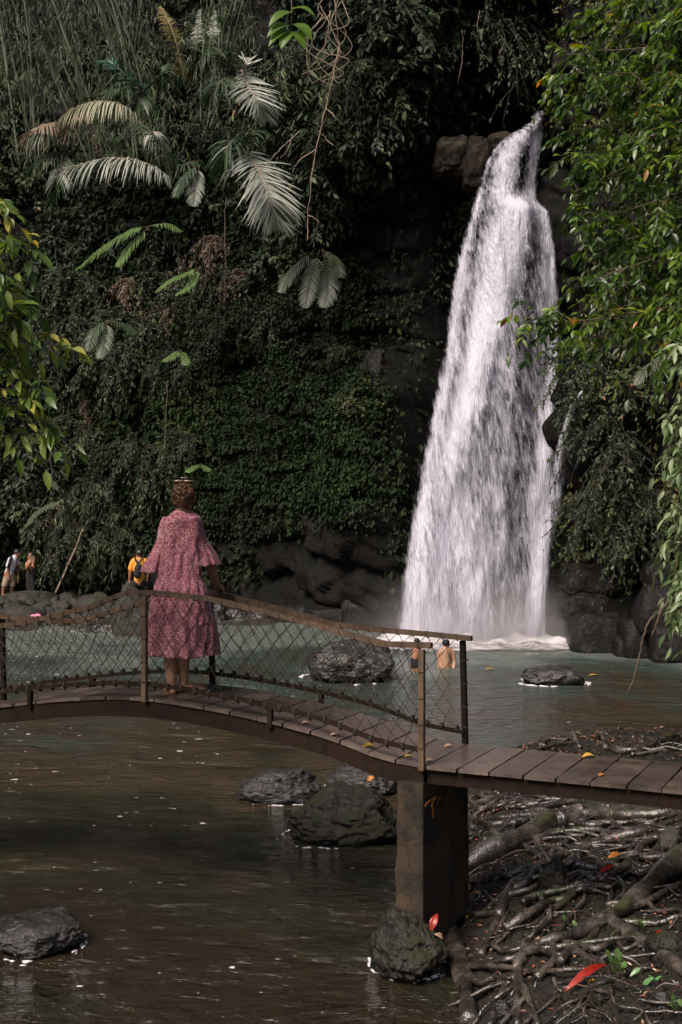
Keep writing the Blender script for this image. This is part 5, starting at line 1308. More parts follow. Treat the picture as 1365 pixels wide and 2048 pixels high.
m, nt, b, o_ = mat('mixed_brown_curls'); at = N(nt, 'ShaderNodeAttribute', attribute_name='tint'); r = ramp(nt, at.outputs['Fac'], [(0,(.022,.010,.006)),(.5,(.055,.024,.011)),(1,(.20,.09,.038))]); nt.links.new(r.outputs[0], b.inputs['Base Color']); b.inputs['Roughness'].default_value = .35; M['curls'] = m  # tone differs at random from curl to curl
cur.obj('curls', M['curls'], hobj)
eyes(body, c, .108, hs, hf, hu)
gl = MB()
for k in (-1, 1):
    g0 = Wd(369.5 + k*9.5, 962.5, -.05); lens = [g0 + np.array([math.cos(a)*.034, math.sin(a)*.010 + .004, math.sin(a)*.0]) for a in np.linspace(0, 2*math.pi, 20, endpoint=False)]
    loft(gl, [[p + np.array([0, -.014, .008]) for p in lens], [p + np.array([0, -.010, -.004]) for p in lens]])
capsule(gl, Wd(364,955.5,-.035), Wd(375,955.5,-.035), .0045,.0045,6)
M['glasses'] = plain('tan_reflection_sunglasses', (.22,.14,.10), .2, spec=.8)  # tan base colour paints the reflection on the dark lenses
gla = gl.obj('sunglasses', M['glasses']); tag(gla, 'pair of dark sunglasses pushed up on top of the woman\'s curly hair', 'sunglasses')
for k in (-1,1):
    t_ = MB(); tube(t_, smooth_path([Wd(369.5+k*18, 962.5, -.05), Wd(369.5+k*21, 966, -.01), Wd(369.5+k*20, 976, .03)], 8), .0025, 5)
    t_.obj('temple', M['glasses'], gla)

# ---- far people, built the same way at their own place
def cloth(name, c, rough=.85): M[name] = plain(name, c, rough, nscale=12, namt=.15, bstr=.5, bscale=25); return M[name]
cloth('white_tshirt', (.62,.62,.72)); cloth('beige_shorts', (.30,.23,.17)); cloth('orange_tshirt', (.75,.30,.045)); cloth('black_cloth', (.010,.010,.012)); cloth('dark_top', (.05,.02,.016)); cloth('pink_cloth', (.70,.22,.38))
def figure(label, Y, base, jt, clothes, hair_c, hair_r, skin_m, face, vox, hands=(), extra=None, scale=None):
    s_ = Y/F; V_ = lambda p: np.array(P(p[0], p[1], Y)) + np.array([0, (p[2] if len(p) > 2 else 0.), 0])
    o = thing('person', tuple(V_(base)), label, 'person'); mb = MB()
    for (pts, rad) in jt['limbs']: chain(mb, [V_(p) for p in pts], [r*s_ for r in rad])
    hc = V_(jt['head'][0]); hr = jt['head'][1]*s_; s, f, u = head(mb, hc, hr, face)
    for (w, d, n, ts_) in hands: hand(mb, V_(w), d, n, hr*1.5, .5, ts_)
    bd = fuse(mb, 'body', skin_m, o, vox, 3); eyes(bd, hc, hr, s, f, u)
    for (nm, mt, parts) in clothes:
        mb = MB()
        for (pts, rad) in parts: chain(mb, [V_(p) for p in pts], [r*s_ for r in rad])
        fuse(mb, nm, M[mt], o, vox, 3)
    mb = MB(); R3 = np.stack([s, f, u], 1); ell(mb, hc + u*hr*.30 - f*hr*.18, hr*.86, hr*.98, hr*.88, R3)
    for k in range(40):
        d = RNG.normal(0,1,3); d /= np.linalg.norm(d)
        if np.dot(d, f) > .5 or np.dot(d, u) < -.2: continue
        ell(mb, hc + u*hr*.30 - f*hr*.18 + (s*d[0]*.8 + f*d[1]*.9 + u*d[2]*.85)*hr, hr*.16, hr*.16, hr*.16)
    fuse(mb, 'hair', hair_c, o, vox, 2)
    return o, V_, s_
# person in white shirt and beige shorts looking down at something in the hands
Y1 = 36.0
o1, V1, s1 = figure('person in white T-shirt and beige shorts leaning forward on the far left shore', Y1, (20,1192), {
 'head': ((34,1108,.05), 8.2),
 'limbs': [(((33,1112,.02),(28,1119,0)), (3.4,4)), (((28,1119),(24,1132),(20,1145)), (7,8,7.5)),
   (((22,1118,-.12),(18,1132,-.14),(20,1152,-.12)), (3.4,2.9,2.2)), (((33,1119,.12),(34,1136,.15),(36,1158,.05)), (3.4,2.9,2.2)),
   (((16,1146,-.05),(13,1165,-.06),(8,1178,-.05),(7,1190,-.05)), (6,4.6,3.8,2.6)), (((23,1147,.08),(23,1166,.08),(22,1178,.08),(22,1190,.08)), (6,4.6,3.8,2.6)), (((7,1190,-.05),(11,1192,-.15)), (2.8,2.2)), (((22,1190,.08),(27,1192,-.02)), (2.8,2.2))]},
 [('tshirt','white_tshirt',[(((29,1116),(25,1128),(20,1142),(18,1147)), (6.6,8.6,8.6,9.4)), (((23,1118,-.12),(19,1131,-.14)), (4.6,4.6)), (((33,1119,.12),(36,1130,.15)), (4.4,4.4))]),
  ('shorts','beige_shorts',[(((18,1146),(14,1160,-.05),(11,1170,-.06)), (8,7,6.8)), (((21,1146),(24,1160,.08),(24,1170,.08)), (8,7,6.8))])],
 M['hair_black'], .9, M['skin_dark'], (.85,-.2,-.35), .022, hands=[((20,1153,-.12),(.3,-.1,-.6),(1,0,0),1), ((36,1159,.05),(.1,-.1,-1),(-1,0,0),1)])
mb = MB(); chain(mb, [V1((21,1116,.12)), V1((17,1128,.22)), V1((14,1140,.22))], [4*s1,6.5*s1,6.5*s1]); bp = fuse(mb, 'backpack', M['black_cloth'], None, .022, 3); tag(bp, 'dark backpack worn by the person in the white T-shirt', 'backpack')
mb = MB(); tube(mb, smooth_path([V1((26,1113,.0)), V1((25,1118,-.22)), V1((24,1126,-.26)), V1((20,1134,-.18))], 14), .035, 6); mb.obj('strap', M['black_cloth'], bp)
# person photographing, bare shoulders, dark skirt
o2, V2, s2 = figure('person with bare shoulders and dark trousers holding up a phone on the far shore', Y1, (62,1196), {
 'head': ((61,1113), 7.8),
 'limbs': [(((61,1119),(61,1126)), (3.2,3.6)), (((61,1126),(62,1136),(62,1150)), (8,8,7.5)),
   (((54,1127),(58,1136,-.2),(71,1122,-.45)), (3.6,3.0,2.2)), (((68,1127),(74,1134,-.2),(76,1122,-.42)), (3.6,3.0,2.2)),
   (((58,1150),(59,1172),(60,1192)), (6.4,5,3.2)), (((66,1150),(66,1172),(66,1192)), (6.4,5,3.2)), (((60,1193),(62,1195,-.15)), (2.8,2.2)), (((66,1193),(69,1195,-.15)), (2.8,2.2))]},
 [('top','dark_top',[(((62,1134),(62,1144)), (8.6,8.4))]), ('trousers','black_cloth',[(((60,1148),(59,1170),(60,1191)), (8,6.6,5)), (((65,1148),(66,1170),(66,1191)), (8,6.6,5))])],
 M['hair_black'], .9, M['skin_dark'], (.6,-.75,.1), .022, hands=[((71,1122,-.45),(.4,-.2,1),(.3,-1,0),1), ((76,1122,-.42),(-.1,-.2,1),(-.3,-1,0),-1)])
mb = MB(); box(mb, V2((75,1117,-.5)), (.05,.0,.01), (0,.012,0), (.0,0,.09)); ph_ = mb.obj('phone', M['glasses'], None, smooth=False); tag(ph_, 'phone held up by the photographing person on the far shore', 'phone')
# person in yellow sitting on the boulder
Y3 = 27.2
o3, V3, s3 = figure('person in an orange-yellow T-shirt sitting on the big boulder with the back to us', Y3, (279,1168), {
 'head': ((279,1109), 9.),
 'limbs': [(((279,1115),(279,1121)), (4,4.6)), (((279,1122),(279,1140),(279,1163)), (9,10,10)),
   (((264,1124),(261,1143),(259,1161,.05)), (4.4,3.7,2.8)), (((293,1124),(297,1143),(294,1162,.05)), (4.4,3.7,2.8)),
   (((273,1166),(268,1168,.5),(266,1190,.62)), (7.5,5.5,4)), (((286,1166),(292,1170,.5),(296,1192,.6)), (7.5,5.5,4)), (((266,1190,.62),(265,1193,.8)), (3.4,3)), (((296,1192,.6),(297,1195,.8)), (3.4,3))]},
 [('tshirt','orange_tshirt',[(((279,1121),(279,1136),(279,1154),(279,1160)), (8.6,11,10.6,11)), (((268,1122),(264,1130),(262,1138)), (6,5.8,5.6)), (((290,1122),(294,1130),(296,1138)), (6,5.8,5.6)), (((272,1119),(286,1119)), (5,5))]),
  ('trousers','black_cloth',[(((274,1166),(268,1169,.5),(266,1186,.6)), (9,7,5)), (((285,1166),(292,1171,.5),(296,1188,.6)), (9,7,5))])],
 M['hair_black'], 1., M['skin_dark'], (-.55,.8,-.1), .018, hands=[((259,1161,.05),(.0,.1,-1),(1,0,0),1), ((294,1162,.05),(-.1,.1,-1),(-1,0,0),1)])
mb = MB(); chain(mb, [V3((280,1124,-.14)), V3((279,1135,-.18)), V3((278,1148,-.18))], [2.5*s3, 7*s3, 8*s3]); bp = fuse(mb, 'backpack', M['black_cloth'], None, .016, 4); tag(bp, 'small black drawstring backpack on the back of the person in the orange-yellow T-shirt', 'backpack')
for k in (-1,1):
    mb = MB(); tube(mb, smooth_path([V3((279+k*1.5,1126,-.16)), V3((279+k*6,1119,-.13)), V3((279+k*8,1116,0)), V3((279+k*9,1126,.12))], 12), .016, 6); mb.obj('strap', M['black_cloth'], bp)
mb = MB(); box(mb, V3((309,1157,.5)), (.13,0,.0), (0,.09,0), (0,0,.20)); bx = mb.obj('bag', M['black_cloth'], None, smooth=False); bv = bx.modifiers.new('b','BEVEL'); bv.width = .03; bv.segments = 3
tag(bx, 'dark upright bag beside the person in the orange-yellow T-shirt', 'bag')
# swimmer standing waist deep
Y4 = 22.8
figure('dark-haired bare-backed swimmer standing waist deep in the pool near the falls', Y4, (892,1335), {
 'head': ((893,1288), 8.6),
 'limbs': [(((893,1294),(893,1302)), (5,5.4)), (((893,1302),(892,1320),(892,1345)), (10.5,11.5,10.5)), (((884,1303),(880,1306)), (6,5)), (((902,1303),(906,1306)), (6,5)),
   (((879,1306),(877,1324),(880,1342,-.1)), (4.8,4,3)), (((907,1306),(910,1324),(906,1342,-.1)), (4.8,4,3)), (((887,1345),(887,1375)), (7,5)), (((898,1345),(898,1375)), (7,5))]},
 [], M['hair_black'], 1., M['skin_light'], (.25,1,0), .014, hands=[((880,1343,-.1),(.1,.1,-1),(1,0,0),1), ((906,1343,-.1),(-.1,.1,-1),(-1,0,0),1)])
# second bather bending behind the near post
figure('bather in black shorts bending forward, mostly hidden behind the near right post of the bridge', 22.4, (832,1340), {
 'head': ((836,1287,.2), 7.),
 'limbs': [(((836,1294,.1),(834,1299,.05)), (4,4.4)), (((834,1300),(832,1312),(829,1322)), (7,7.5,7)), (((838,1301),(841,1312),(842,1324,.1)), (3.6,3.2,2.4)), (((829,1301),(827,1312),(828,1322,.1)), (3.6,3.2,2.4)), (((829,1324),(828,1345),(828,1365)), (6,4.6,4)), (((834,1324),(835,1345),(835,1365)), (6,4.6,4))]},
 [('shorts','black_cloth',[(((829,1320),(828,1332)), (8,7)), (((833,1320),(835,1332)), (8,7))])], M['hair_black'], 1., M['skin_dark'], (.5,.8,-.3), .014, hands=[((842,1325,.1),(0,.1,-1),(1,0,0),1), ((828,1323,.1),(0,.1,-1),(-1,0,0),1)])
# pink cloth on the rocks
mb = MB(); xs = np.linspace(-1,1,24); X, Y_ = np.meshgrid(xs, xs); q = np.stack([X*2, Y_*2, X*0], -1).reshape(-1,3); hgt = (fbm(q*1.6,3,7)).reshape(X.shape)
c0 = np.array(P(73,1231,29.4)); mb.add(np.stack([c0[0]+X*.095*(1+.2*hgt), c0[1]+Y_*.10, c0[2]+hgt*.09-.02-(X**2+Y_**2)*.03], -1), [grid_faces(24,24)])
o = mb.obj('cloth', M['pink_cloth']); sd = o.modifiers.new('s','SOLIDIFY'); sd.thickness = .01; tag(o, 'crumpled pink cloth lying on the rocks of the far left shore', 'cloth')
# ------------------------------------------------------------------ exposed roots on the right bank
roots = thing('tree_root', tuple(G(1200, 1760)), 'mat of dark glossy tree roots sprawling over the right bank under the walkway', 'tree roots')
def root_mat():
    m, nt, b, o = mat('wet_dark_root'); tc = N(nt, 'ShaderNodeTexCoord')
    n = noise_n(nt, 5, 5, .65, tc.outputs['Object']); n2 = noise_n(nt, 34, 4, .65, tc.outputs['Object']); g = N(nt, 'ShaderNodeNewGeometry')
    c = ramp(nt, n.outputs[0], [(.32,(.008,.006,.005)),(.50,(.034,.027,.023)),(.68,(.12,.10,.086))]).outputs[0]
    sx = N(nt, 'ShaderNodeSeparateXYZ'); nt.links.new(g.outputs['Normal'], sx.inputs[0]); n3 = noise_n(nt, 2.4, 3, .6, tc.outputs['Object'])
    a = math_n(nt, 'MULTIPLY_ADD', sx.outputs[2], .12); a.node.inputs[2].default_value = -.06
    f = ramp(nt, math_n(nt, 'ADD', n3.outputs[0], a), [(.60,(0,0,0)),(.70,(1,1,1))]).outputs[0]
    nt.links.new(mixc(nt, f, c, (.045,.052,.020)), b.inputs['Base Color'])
    rr = math_n(nt, 'MULTIPLY_ADD', n2.outputs[0], .4); rr.node.inputs[2].default_value = .08; nt.links.new(rr, b.inputs['Roughness']); b.inputs['Specular IOR Level'].default_value = .9
    b1 = bump(nt, b, n.outputs[0], .6, .05); bump(nt, b, n2.outputs[0], .6, .012, b1); return m
M['root'] = root_mat()
RT = [
 ([(942,2060),(928,1985),(908,1905),(892,1840),(897,1795),(935,1750),(1000,1712),(1065,1682),(1100,1662),(1135,1655)], 34, 40, 1.0),
 ([(932,1570),(1010,1575),(1060,1580),(1100,1588)], 12, 8, .6),
 ([(925,1628),(960,1610),(1020,1600),(1072,1584)], 13, 9, .9), ([(948,1662),(940,1632),(970,1622),(1020,1618),(1072,1606)], 11, 8, .8),
 ([(985,1688),(1010,1656),(1060,1634),(1110,1616),(1150,1608),(1205,1598)], 12, 11, 1.1), ([(1083,1578),(1110,1595),(1150,1608)], 10, 8, 1.),
 ([(1060,1662),(1088,1640),(1112,1622)], 9, 7, .9), ([(1077,1645),(1075,1690),(1085,1716),(1100,1735),(1115,1762),(1128,1802)], 18, 6, 1.8),
 ([(1122,1664),(1150,1646),(1178,1638),(1250,1644),(1320,1640),(1375,1632)], 18, 26, 1.1), ([(1140,1668),(1200,1667),(1235,1680),(1262,1712),(1292,1747)], 13, 7, 1.3),
 ([(985,1766),(1050,1745),(1110,1722),(1165,1704),(1222,1686),(1282,1672),(1372,1643)], 12, 18, 1.0), ([(998,1842),(1012,1800),(1030,1776),(1060,1756),(1102,1735)], 20, 14, 1.0),
 ([(1095,1832),(1140,1802),(1175,1772),(1202,1754)], 13, 9, .9), ([(1168,1708),(1200,1735),(1232,1762),(1250,1788),(1244,1832)], 11, 13, 1.4),
 ([(1290,1664),(1294,1700),(1306,1742)], 9, 7, 1.4), ([(1332,1668),(1325,1706),(1322,1730),(1308,1747)], 11, 7, 1.4),
 ([(1385,1722),(1322,1768),(1288,1800),(1252,1828),(1216,1846),(1176,1862)], 44, 20, 1.0), ([(1205,1842),(1262,1880),(1312,1916),(1385,1965)], 24, 24, 1.0),
 ([(1033,1952),(1045,1924),(1082,1904),(1120,1890),(1165,1878),(1210,1852)], 19, 22, 1.5), ([(1035,1930),(1042,1972),(1060,2012),(1078,2060)], 15, 12, 1.6), ([(1034,1955),(1036,2060)], 16, 14, 1.2), ([(1034,1958),(1004,1990),(984,2060)], 14, 12, 1.2),
 ([(1128,1892),(1165,1915),(1205,1935),(1222,1962)], 13, 10, 1.), ([(1245,1955),(1220,1968),(1180,1985),(1150,2028)], 13, 6, 1.4), ([(1190,1982),(1172,2015),(1168,2060)], 7, 5, 1.2), ([(1200,1985),(1203,2060)], 6, 5, 1.1), ([(1222,1968),(1222,2010),(1206,2060)], 6, 5, 1.1),
 ([(1245,1960),(1272,2010),(1305,2060)], 9, 8, 1.1), ([(1108,1962),(1120,2000),(1132,2032)], 9, 6, 1.), ([(962,1920),(985,1868),(1010,1815),(1030,1788)], 15, 12, .9), ([(985,1905),(1000,1860),(1015,1830)], 10, 8, .8),
 ([(1015,1495),(1060,1487),(1088,1502),(1120,1476),(1150,1459),(1182,1461),(1200,1482),(1214,1503)], 11, 10, 3.), ([(1148,1474),(1160,1500)], 11, 8, 1.5), ([(1212,1498),(1240,1509),(1290,1502),(1330,1486),(1380,1472)], 10, 12, 1.3), ([(1262,1514),(1310,1508),(1380,1499)], 8, 8, 1.2), ([(1290,1498),(1340,1492),(1380,1490)], 7, 6, 1.),
 ([(1080,1496),(1100,1484),(1140,1482)], 8, 5, 1.3),
 ([(1150,1670),(1130,1690),(1100,1700),(1070,1720)], 12, 8, .8), ([(1240,1640),(1290,1612),(1340,1600),(1380,1594)], 9, 9, 1.), ([(1190,1600),(1225,1590),(1260,1578)], 8, 7, 1.), ([(1230,1620),(1262,1600),(1292,1596)], 8, 7, 1.1),
 ([(1150,1606),(1175,1590),(1200,1582)], 8, 6, 1.2), ([(1365,1690),(1340,1712),(1330,1730)], 12, 7, 1.2), ([(1305,1618),(1345,1626),(1380,1610)], 8, 8, 1.1),
 ([(948,1655),(965,1685),(985,1705)], 9, 5, .9), ([(1005,1700),(1030,1672),(1060,1650)], 8, 6, .9), ([(985,1650),(1020,1652),(1050,1650)], 8, 6, .9), ([(1010,1668),(1040,1652),(1062,1665)], 7, 5, 1.), ([(930,1600),(960,1592),(1000,1590)], 8, 6, .8),
 ([(1120,1720),(1150,1712),(1190,1705),(1240,1695)], 11, 8, .9), ([(1130,1752),(1180,1748),(1200,1740)], 6, 5, .8), ([(1250,1790),(1275,1812),(1290,1840)], 10, 6, 1.), ([(1216,1846),(1222,1800),(1228,1770)], 10, 7, 1.1),
]
for pts, a, b_, lift in RT:
    g = [G(x, y) for x, y in pts]; n = len(g)*5
    r = np.linspace(a, b_, len(g))*.56
    q = [gi + np.array([0, 0, ri*gi[1]/F*(.75 + .8*(lift-.8)*math.sin(math.pi*(k+.5)/len(g)))]) for k, (gi, ri) in enumerate(zip(g, r))]
    pt = smooth_path(q, n); rr_ = np.interp(np.linspace(0,1,n), np.linspace(0,1,len(g)), [ri*gi[1]/F for gi, ri in zip(g, r)])
    rr_ = rr_*(1 + .16*np.sin(np.linspace(0, n*.55, n)+a) + RNG.normal(0,.03,n))
    mb = MB(); V, f = tube_arrays(pt, rr_, 12)
    V = V + (fbm(V*14, 3, 5)[:, None]-.5)*.022*np.array([1,1,1.]); mb.add(V, f)
    for fk in range(2):   # forks of the same root
        i = random.randrange(1, n-3); c_ = pt[i]; d_ = pt[i+2]-pt[i]; d_ /= np.linalg.norm(d_); sd_ = np.array([-d_[1], d_[0], 0])*random.choice((-1,1)); L_ = random.uniform(.3,.95); fp = [c_]
        for s_ in (.25,.5,.75,1.):
            u_ = c_ + (d_*random.uniform(.4,.9) + sd_*random.uniform(.5,.9))*L_*s_ + np.array([random.uniform(-.03,.03), random.uniform(-.03,.03), 0]); u_[2] = max(float(bank_z(u_[0:1], u_[1:2])[0]), -.05) + .015 + .06*math.sin(math.pi*s_)*random.random(); fp.append(u_)
        w_ = min(rr_[i]*.7, random.uniform(.012,.028)); tube(mb, smooth_path(fp, 22) + RNG.normal(0,.0015,(22,3)), np.linspace(w_, w_*.45, 22), 7)
    mb.obj('root', M['root'], roots)
# small side roots
for k in range(46):
    x, y = random.uniform(960, 1360), random.choice([random.uniform(1585,1760), random.uniform(1585,1760), random.uniform(1760,2040)]); a = random.uniform(-.1,.55) + (0 if y < 1800 else random.choice([0,.9])); L = random.uniform(120,330); pts = []
    for i in range(7):
        px, py = max(936, x + L*(i/6-.5)*math.cos(a) + random.uniform(-14,14)), max(1570, y - L*(i/6-.5)*math.sin(a)*.6 + random.uniform(-12,12))
        g = G(px, py); g[2] += .02 + .04*random.random(); pts.append(g)
    mb = MB(); w = random.uniform(.018,.040); tube(mb, smooth_path(pts, 34) + RNG.normal(0,.002,(34,3)), np.linspace(w, w*.45, 34), 8); mb.obj('rootlet', M['root'], roots)

# ------------------------------------------------------------------ litter
m, nt, b, o = mat('leaf_litter'); at = N(nt, 'ShaderNodeAttribute', attribute_name='tint')
r = ramp(nt, at.outputs['Fac'], [(0,(.012,.008,.006)),(.5,(.028,.015,.010)),(.75,(.075,.034,.02)),(.88,(.18,.075,.035)),(.95,(.36,.26,.18)),(1,(.50,.08,.02))]); nt.links.new(r.outputs[0], b.inputs['Base Color']); b.inputs['Roughness'].default_value = .32; M['litter'] = m
n = 40000; x = RNG.uniform(.7, 4.4, n); y = RNG.uniform(5.2, 16, n); d = shore_d(x, y); k = d > .05; x, y = x[k], y[k]; n = len(x); z = bank_z(x, y)
mb = MB(); sz = RNG.uniform(.012,.05,n); ax = RNG.normal(0,1,(n,3)); ax[:,2] *= .35; nr = np.array([0,0,1.]) + RNG.normal(0,.45,(n,3))
add_leaves(mb, np.stack([x,y,z+RNG.uniform(.0,.035,n)],1), ax, nr, sz, sz*.38, RNG.random(n)**1.9, LEAF6)
for k in range(500):
    i = RNG.integers(0, n); p = np.array([x[i], y[i], z[i]+.02]); dd = RNG.normal(0,1,3); dd[2] *= .25; dd /= np.linalg.norm(dd); L = RNG.uniform(.04,.22)
    tube(mb, np.array([p-dd*L/2, p+RNG.normal(0,.01,3), p+dd*L/2]), RNG.uniform(.0012,.0035), 4, tint=RNG.random()**1.2, cap=False)
tag(mb.obj('leaf_litter', M['litter'], smooth=False), kind='stuff')
# single leaves one can point at
M['red_leaf'] = plain('red_leaf', (.24,.015,.008), .35, nscale=30, namt=.3); M['orange_leaf'] = plain('orange_leaf', (.42,.15,.03), .45, nscale=30, namt=.4); M['pale_leaf'] = plain('dry_pale_leaf', (.42,.27,.18), .6, nscale=30, namt=.3); M['yellow_leaf'] = plain('yellow_leaf', (.50,.30,.05), .45, nscale=30, namt=.3)
def leaf1(p0, p1, wd, mk, label, name='fallen_leaf', group='fallen leaves', curl=.15, nr=(0,-.6,.8)):
    a = np.asarray(p0, float); e = np.asarray(p1, float); L = np.linalg.norm(e-a); d = (e-a)/L; nr = np.array(nr, float); x_ = np.cross(d, nr); x_ /= np.linalg.norm(x_); z_ = np.cross(x_, d)
    q = np.linspace(0,1,12); w_ = np.sin(np.pi*np.clip(q,.02,1)**.85)*L*wd*.5; cz = curl*L*np.sin(np.pi*q)
    rings = np.stack([a + d*L*q[:,None] + z_*cz[:,None] + x_*w_[:,None]*k_ + z_*(k_*k_*w_*.35)[:,None] for k_ in (-1,-.5,0,.5,1)], 1)
    c = (a+e)/2; mb = MB(); mb.add(rings.reshape(-1,3) - c, [grid_faces(5,12)]); o = mb.obj(name, M[mk]); o.location = c
    sd = o.modifiers.new('s','SOLIDIFY'); sd.thickness = .0015; tag(o, label, 'leaf', group)
for (x0,y0,x1,y1,wd,mk,lab,h) in [
 (862,1862,876,1826,.42,'red_leaf','bright red-orange leaf standing on the mossy boulder at the pillar foot',.05),
 (1130,1998,1202,1928,.13,'red_leaf','long dark red spear-shaped leaf lying in the lower right corner area',.08),
 (1194,1762,1222,1732,.14,'red_leaf','narrow red leaf stuck among the roots in the middle of the bank',.06),
 (1212,1730,1244,1714,.35,'orange_leaf','curled orange-brown leaf next to the narrow red leaf',.05),
 (1262,1766,1292,1782,.30,'red_leaf','dark red leaf beside the thick root at the right',.03),
 (1312,1890,1318,1862,.30,'red_leaf','small upright red leaf near the lower right edge',.05),
 (1172,1962,1196,1976,.5,'yellow_leaf','brownish yellow leaf right under the long red one',.02),
 (870,1868,888,1882,.40,'pale_leaf','pale curled dry leaf below the red one at the pillar foot',.06),
 (892,1930,900,1912,.7,'pale_leaf','white shell-like leaf beside the big root',.04),
 (1066,1732,1078,1726,.6,'red_leaf','small bright red leaf left of the upright root',.02),
 (945,1790,985,1810,.10,'orange_leaf','thin orange-brown strip of leaf right of the pillar',.03),
 (935,1840,931,1822,.45,'yellow_leaf','small yellow leaf between the pillar and the roots',.03),
 (1100,1826,1114,1848,.55,'pale_leaf','pale greenish dead leaf left of the small fern',.03)]:
    g0, g1 = G(x0, y0), G(x1, y1)
    if 'mossy boulder' in lab or 'pillar foot' in lab: g0 = np.array(P(x0,y0,8.15)); g1 = np.array(P(x1,y1,8.2))
    else:
        g1 = np.array([g1[0], (g0[1]+g1[1])/2, HC + (YH-y1)*((g0[1]+g1[1])/2)/F]); g0[2] += h*.5; g1 = g1*1.0
    leaf1(g0, g1, wd, mk, lab)
for (x, y, L, mk, lab) in [(738,1494,14,'yellow_leaf','dry yellow leaf lying on the last sloping board of the bridge'),(815,1515,8,'yellow_leaf','small yellow leaf on the deck beside the near right post'),(1178,1516,14,'yellow_leaf','pale yellow leaf on the far edge of the walkway'),(1203,1553,8,'orange_leaf','tiny orange leaf near the front edge of the walkway'),(672,1472,10,'pale_leaf','curled pale leaf on the sloping boards'),(612,1448,9,'pale_leaf','tiny pale leaf higher up on the sloping boards'),(860,1524,10,'pale_leaf','pale leaf on the first level board right of the near post'),(900,1495,10,'pale_leaf','pale leaf on the level boards near the far right post'),(336,1392,6,'orange_leaf','tiny orange leaf on the boards by the woman\'s heel')]:
    best = None
    for t in np.linspace(-3, 5, 700):
        for w in np.linspace(.02, .78, 24):
            q = BP(t, w, dz(t)); e = abs(682.5 + q[0]*F/q[1] - x) + abs(YH - (q[2]-HC)*F/q[1] - y)
            if best is None or e < best[0]: best = (e, q)
    q = best[1] + np.array([0,0,.006]); l2 = L*q[1]/F
    leaf1(q - np.array([l2,.01,0]), q + np.array([l2,.01,.0]), .6, mk, lab, group='fallen leaves on the deck', curl=.12, nr=(0,-.1,1))
for (x, y, lab) in [(679,1583,'orange dry leaf on top of the mossy boulder'),(742,1557,'reddish dry leaf on the pale wet rock under the bridge')]:
    leaf1(P(x-7,y+5,HC*F/(1640-YH)), P(x+8,y-3,HC*F/(1640-YH)), .7, 'orange_leaf', lab)
for (x, y, lab) in [(982,1340,'yellow leaf floating in the pool right of the small shiny rock, nearer it'),(1190,1352,'yellow leaves floating near the bare branch')]:
    Yw = HC*F/(y-YH); leaf1(np.array([(x-682.5)*Yw/F-.1,Yw,.01]), np.array([(x-682.5)*Yw/F+.1,Yw+.05,.01]), .35, 'yellow_leaf', lab, curl=.03, nr=(0,0,1))
# small ferns and seedlings on the bank
def gfern(x, y, label, tips, n=12, Lp=10, mk='fern_bright'):
    g = G(x, y); Y = g[1]; o = thing('bank_fern', tuple(g), label, 'fern', 'small ferns among the roots')
    for (tx, ty, hang) in tips:
        a = np.array(P(x,y,Y)); e = np.array(P(tx,ty,Y-.05)); path = [a, (a+e)/2 + np.array([0,-.02,.012]), e]; st, lf = MB(), MB()
        frond(st, lf, path, .0014, Lp*Y/F, Lp*Y/F*.42, n, .15, fwd=.3, tint=.45, start=.1, jit=.05)
        f = lf.obj('frond', M[mk], o, smooth=False); st.obj('rachis', M['twig'], f)
gfern(1140, 1860, 'small bright fern on the arching root, larger of the two there', [(1126,1832,0),(1150,1845,0)], 9, 13)
gfern(1184, 1856, 'tiny fern right of the larger one on the arching root', [(1175,1842,0)], 7, 8)
gfern(1232, 1950, 'leafy fern tuft in the lower right corner area above the spidery root', [(1235,1898,0),(1220,1915,0),(1250,1925,0),(1245,1940,0),(1212,1900,0)], 9, 15)
gfern(1280, 1858, 'small palm-like seedling at the right of the bank', [(1270,1845,0),(1282,1840,0),(1290,1848,0)], 8, 8)
gfern(1350, 2030, 'small green fern at the lower right edge', [(1340,2005,0),(1362,2000,0),(1345,1990,0)], 9, 12)
M['seed_leaf'] = leaf_mat('glossy_seedling_leaf', [(0,(.05,.14,.04)),(1,(.12,.26,.09))], .3, .2)
for (x, y, lab, lv) in [(1285,1975,'seedling with a long bright leaf by the thick root',[(1282,1935,1262,1950),(1285,1972,1305,1955)]),(1310,1965,'tiny seedling with two round leaves by the thick root',[(1310,1962,1298,1950),(1310,1962,1322,1952)]),(1062,1905,'tiny green seedling on the left end of the arching root',[(1060,1905,1052,1895),(1060,1905,1070,1896)])]:
    g = G(x, y); o = thing('seedling', tuple(g), lab, 'plant', 'seedlings among the roots'); mb = MB()
    tube(mb, np.array([P(x, y+8, g[1]), P(lv[0][0], lv[0][1], g[1])]), .0015, 5); mb.obj('stem', M['twig'], o)
    for (x0,y0,x1,y1) in lv:
        mb = MB(); a = np.array([P(x0,y0,g[1])]); e = np.array([P(x1,y1,g[1]-.02)]); add_leaves(mb, a, e-a, [[0,-.6,.8]], np.linalg.norm(e-a)*1.1, np.linalg.norm(e-a)*.5, .7); mb.obj('leaf', M['seed_leaf'], o)
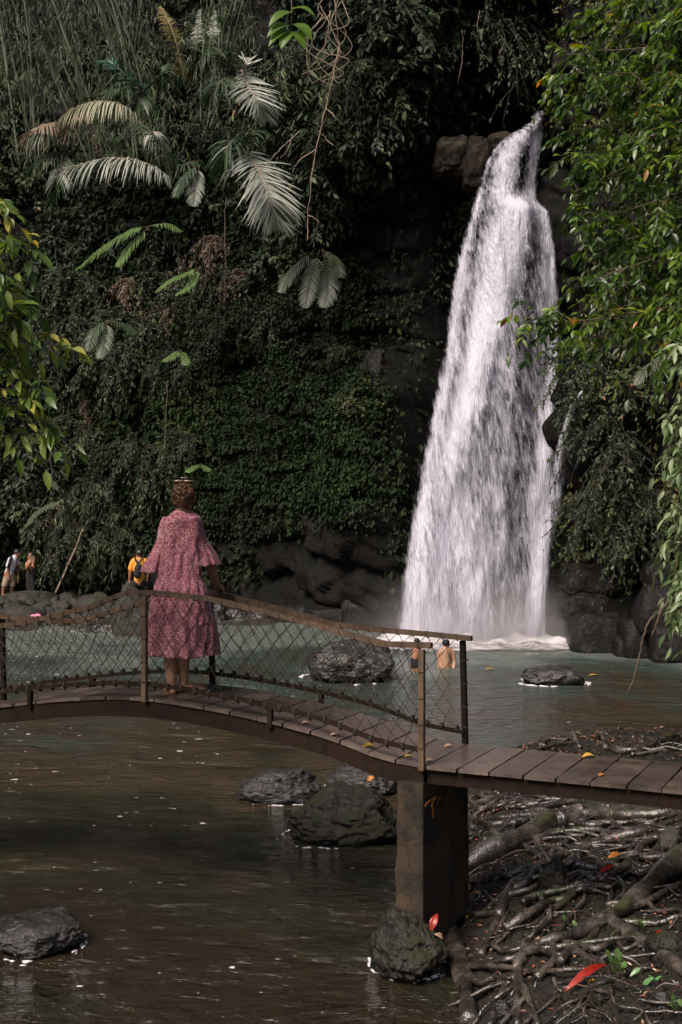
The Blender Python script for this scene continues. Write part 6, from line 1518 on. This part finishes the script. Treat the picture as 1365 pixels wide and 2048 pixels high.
# orange rootlets hanging on the dark side of the pillar
o = thing('rootlet_sprig', P(880,1597,8.75), 'thin orange rootlets hanging on the shaded side of the concrete pillar', 'rootlets')
M['orange_root'] = plain('orange_rootlet', (.42,.17,.03), .6)
def pil(px, py):
    # point on the right face of the pillar
    for w in np.linspace(-.02, .88, 200):
        q = BP(-.012, w, 0)
        if 682.5 + q[0]*F/q[1] > px: break
    return np.array([q[0]+.006, q[1]-.006, HC + (YH-py)*q[1]/F])
for p in [[(882,1594),(868,1597),(855,1603),(848,1612)],[(868,1597),(862,1608),(864,1622),(864,1635)],[(878,1596),(873,1606)],[(868,1592),(864,1600)]]:
    mb = MB(); tube(mb, smooth_path([pil(*a) for a in p], 14), np.linspace(.0032,.0016,14), 5); mb.obj('rootlet', M['orange_root'], o)
# ------------------------------------------------------------------ camera, light, world
cam = bpy.data.cameras.new('camera'); co = bpy.data.objects.new('camera', cam); COL.objects.link(co)
co.location = (0, 0, HC); co.rotation_euler = (math.radians(90), 0, 0)
cam.sensor_fit = 'VERTICAL'; cam.sensor_height = 36; cam.lens = 36*F/2048; cam.clip_end = 500; cam.clip_start = .1
cam.shift_y = (YH - 1024)/2048*1.0
SC.camera = co
SUNV = Vector((-.46, -.60, .80)).normalized()
sun = bpy.data.lights.new('sun', 'SUN'); so = bpy.data.objects.new('sun', sun); COL.objects.link(so)
so.rotation_euler = (-SUNV).to_track_quat('-Z', 'Y').to_euler(); sun.energy = 2.6; sun.angle = math.radians(28); sun.color = (1, .88, .76)
W = bpy.data.worlds.new('World'); SC.world = W; W.use_nodes = True; nt = W.node_tree
bg = nt.nodes['Background']; sky = nt.nodes.new('ShaderNodeTexSky'); sky.sky_type = 'NISHITA'; sky.sun_disc = False
sky.sun_elevation = math.asin(SUNV.z); sky.sun_rotation = math.atan2(SUNV.x, SUNV.y)
sky.dust_density = 3; sky.ozone_density = .8
nt.links.new(sky.outputs[0], bg.inputs[0]); bg.inputs[1].default_value = .05
SC.view_settings.view_transform = 'Standard'; SC.view_settings.look = 'None'; SC.view_settings.gamma = 1; SC.view_settings.exposure = 1.05
SC.cycles.volume_bounces = 0
SC.cycles.volume_step_rate = 2.; SC.cycles.volume_max_steps = 48
SC.cycles.use_denoising = True
SC.cycles.max_bounces = 6; SC.cycles.diffuse_bounces = 3; SC.cycles.glossy_bounces = 3; SC.cycles.transparent_max_bounces = 16; SC.cycles.transmission_bounces = 3
SC.cycles.use_adaptive_sampling = True; SC.cycles.adaptive_threshold = .03
SC.cycles.sample_clamp_indirect = 4
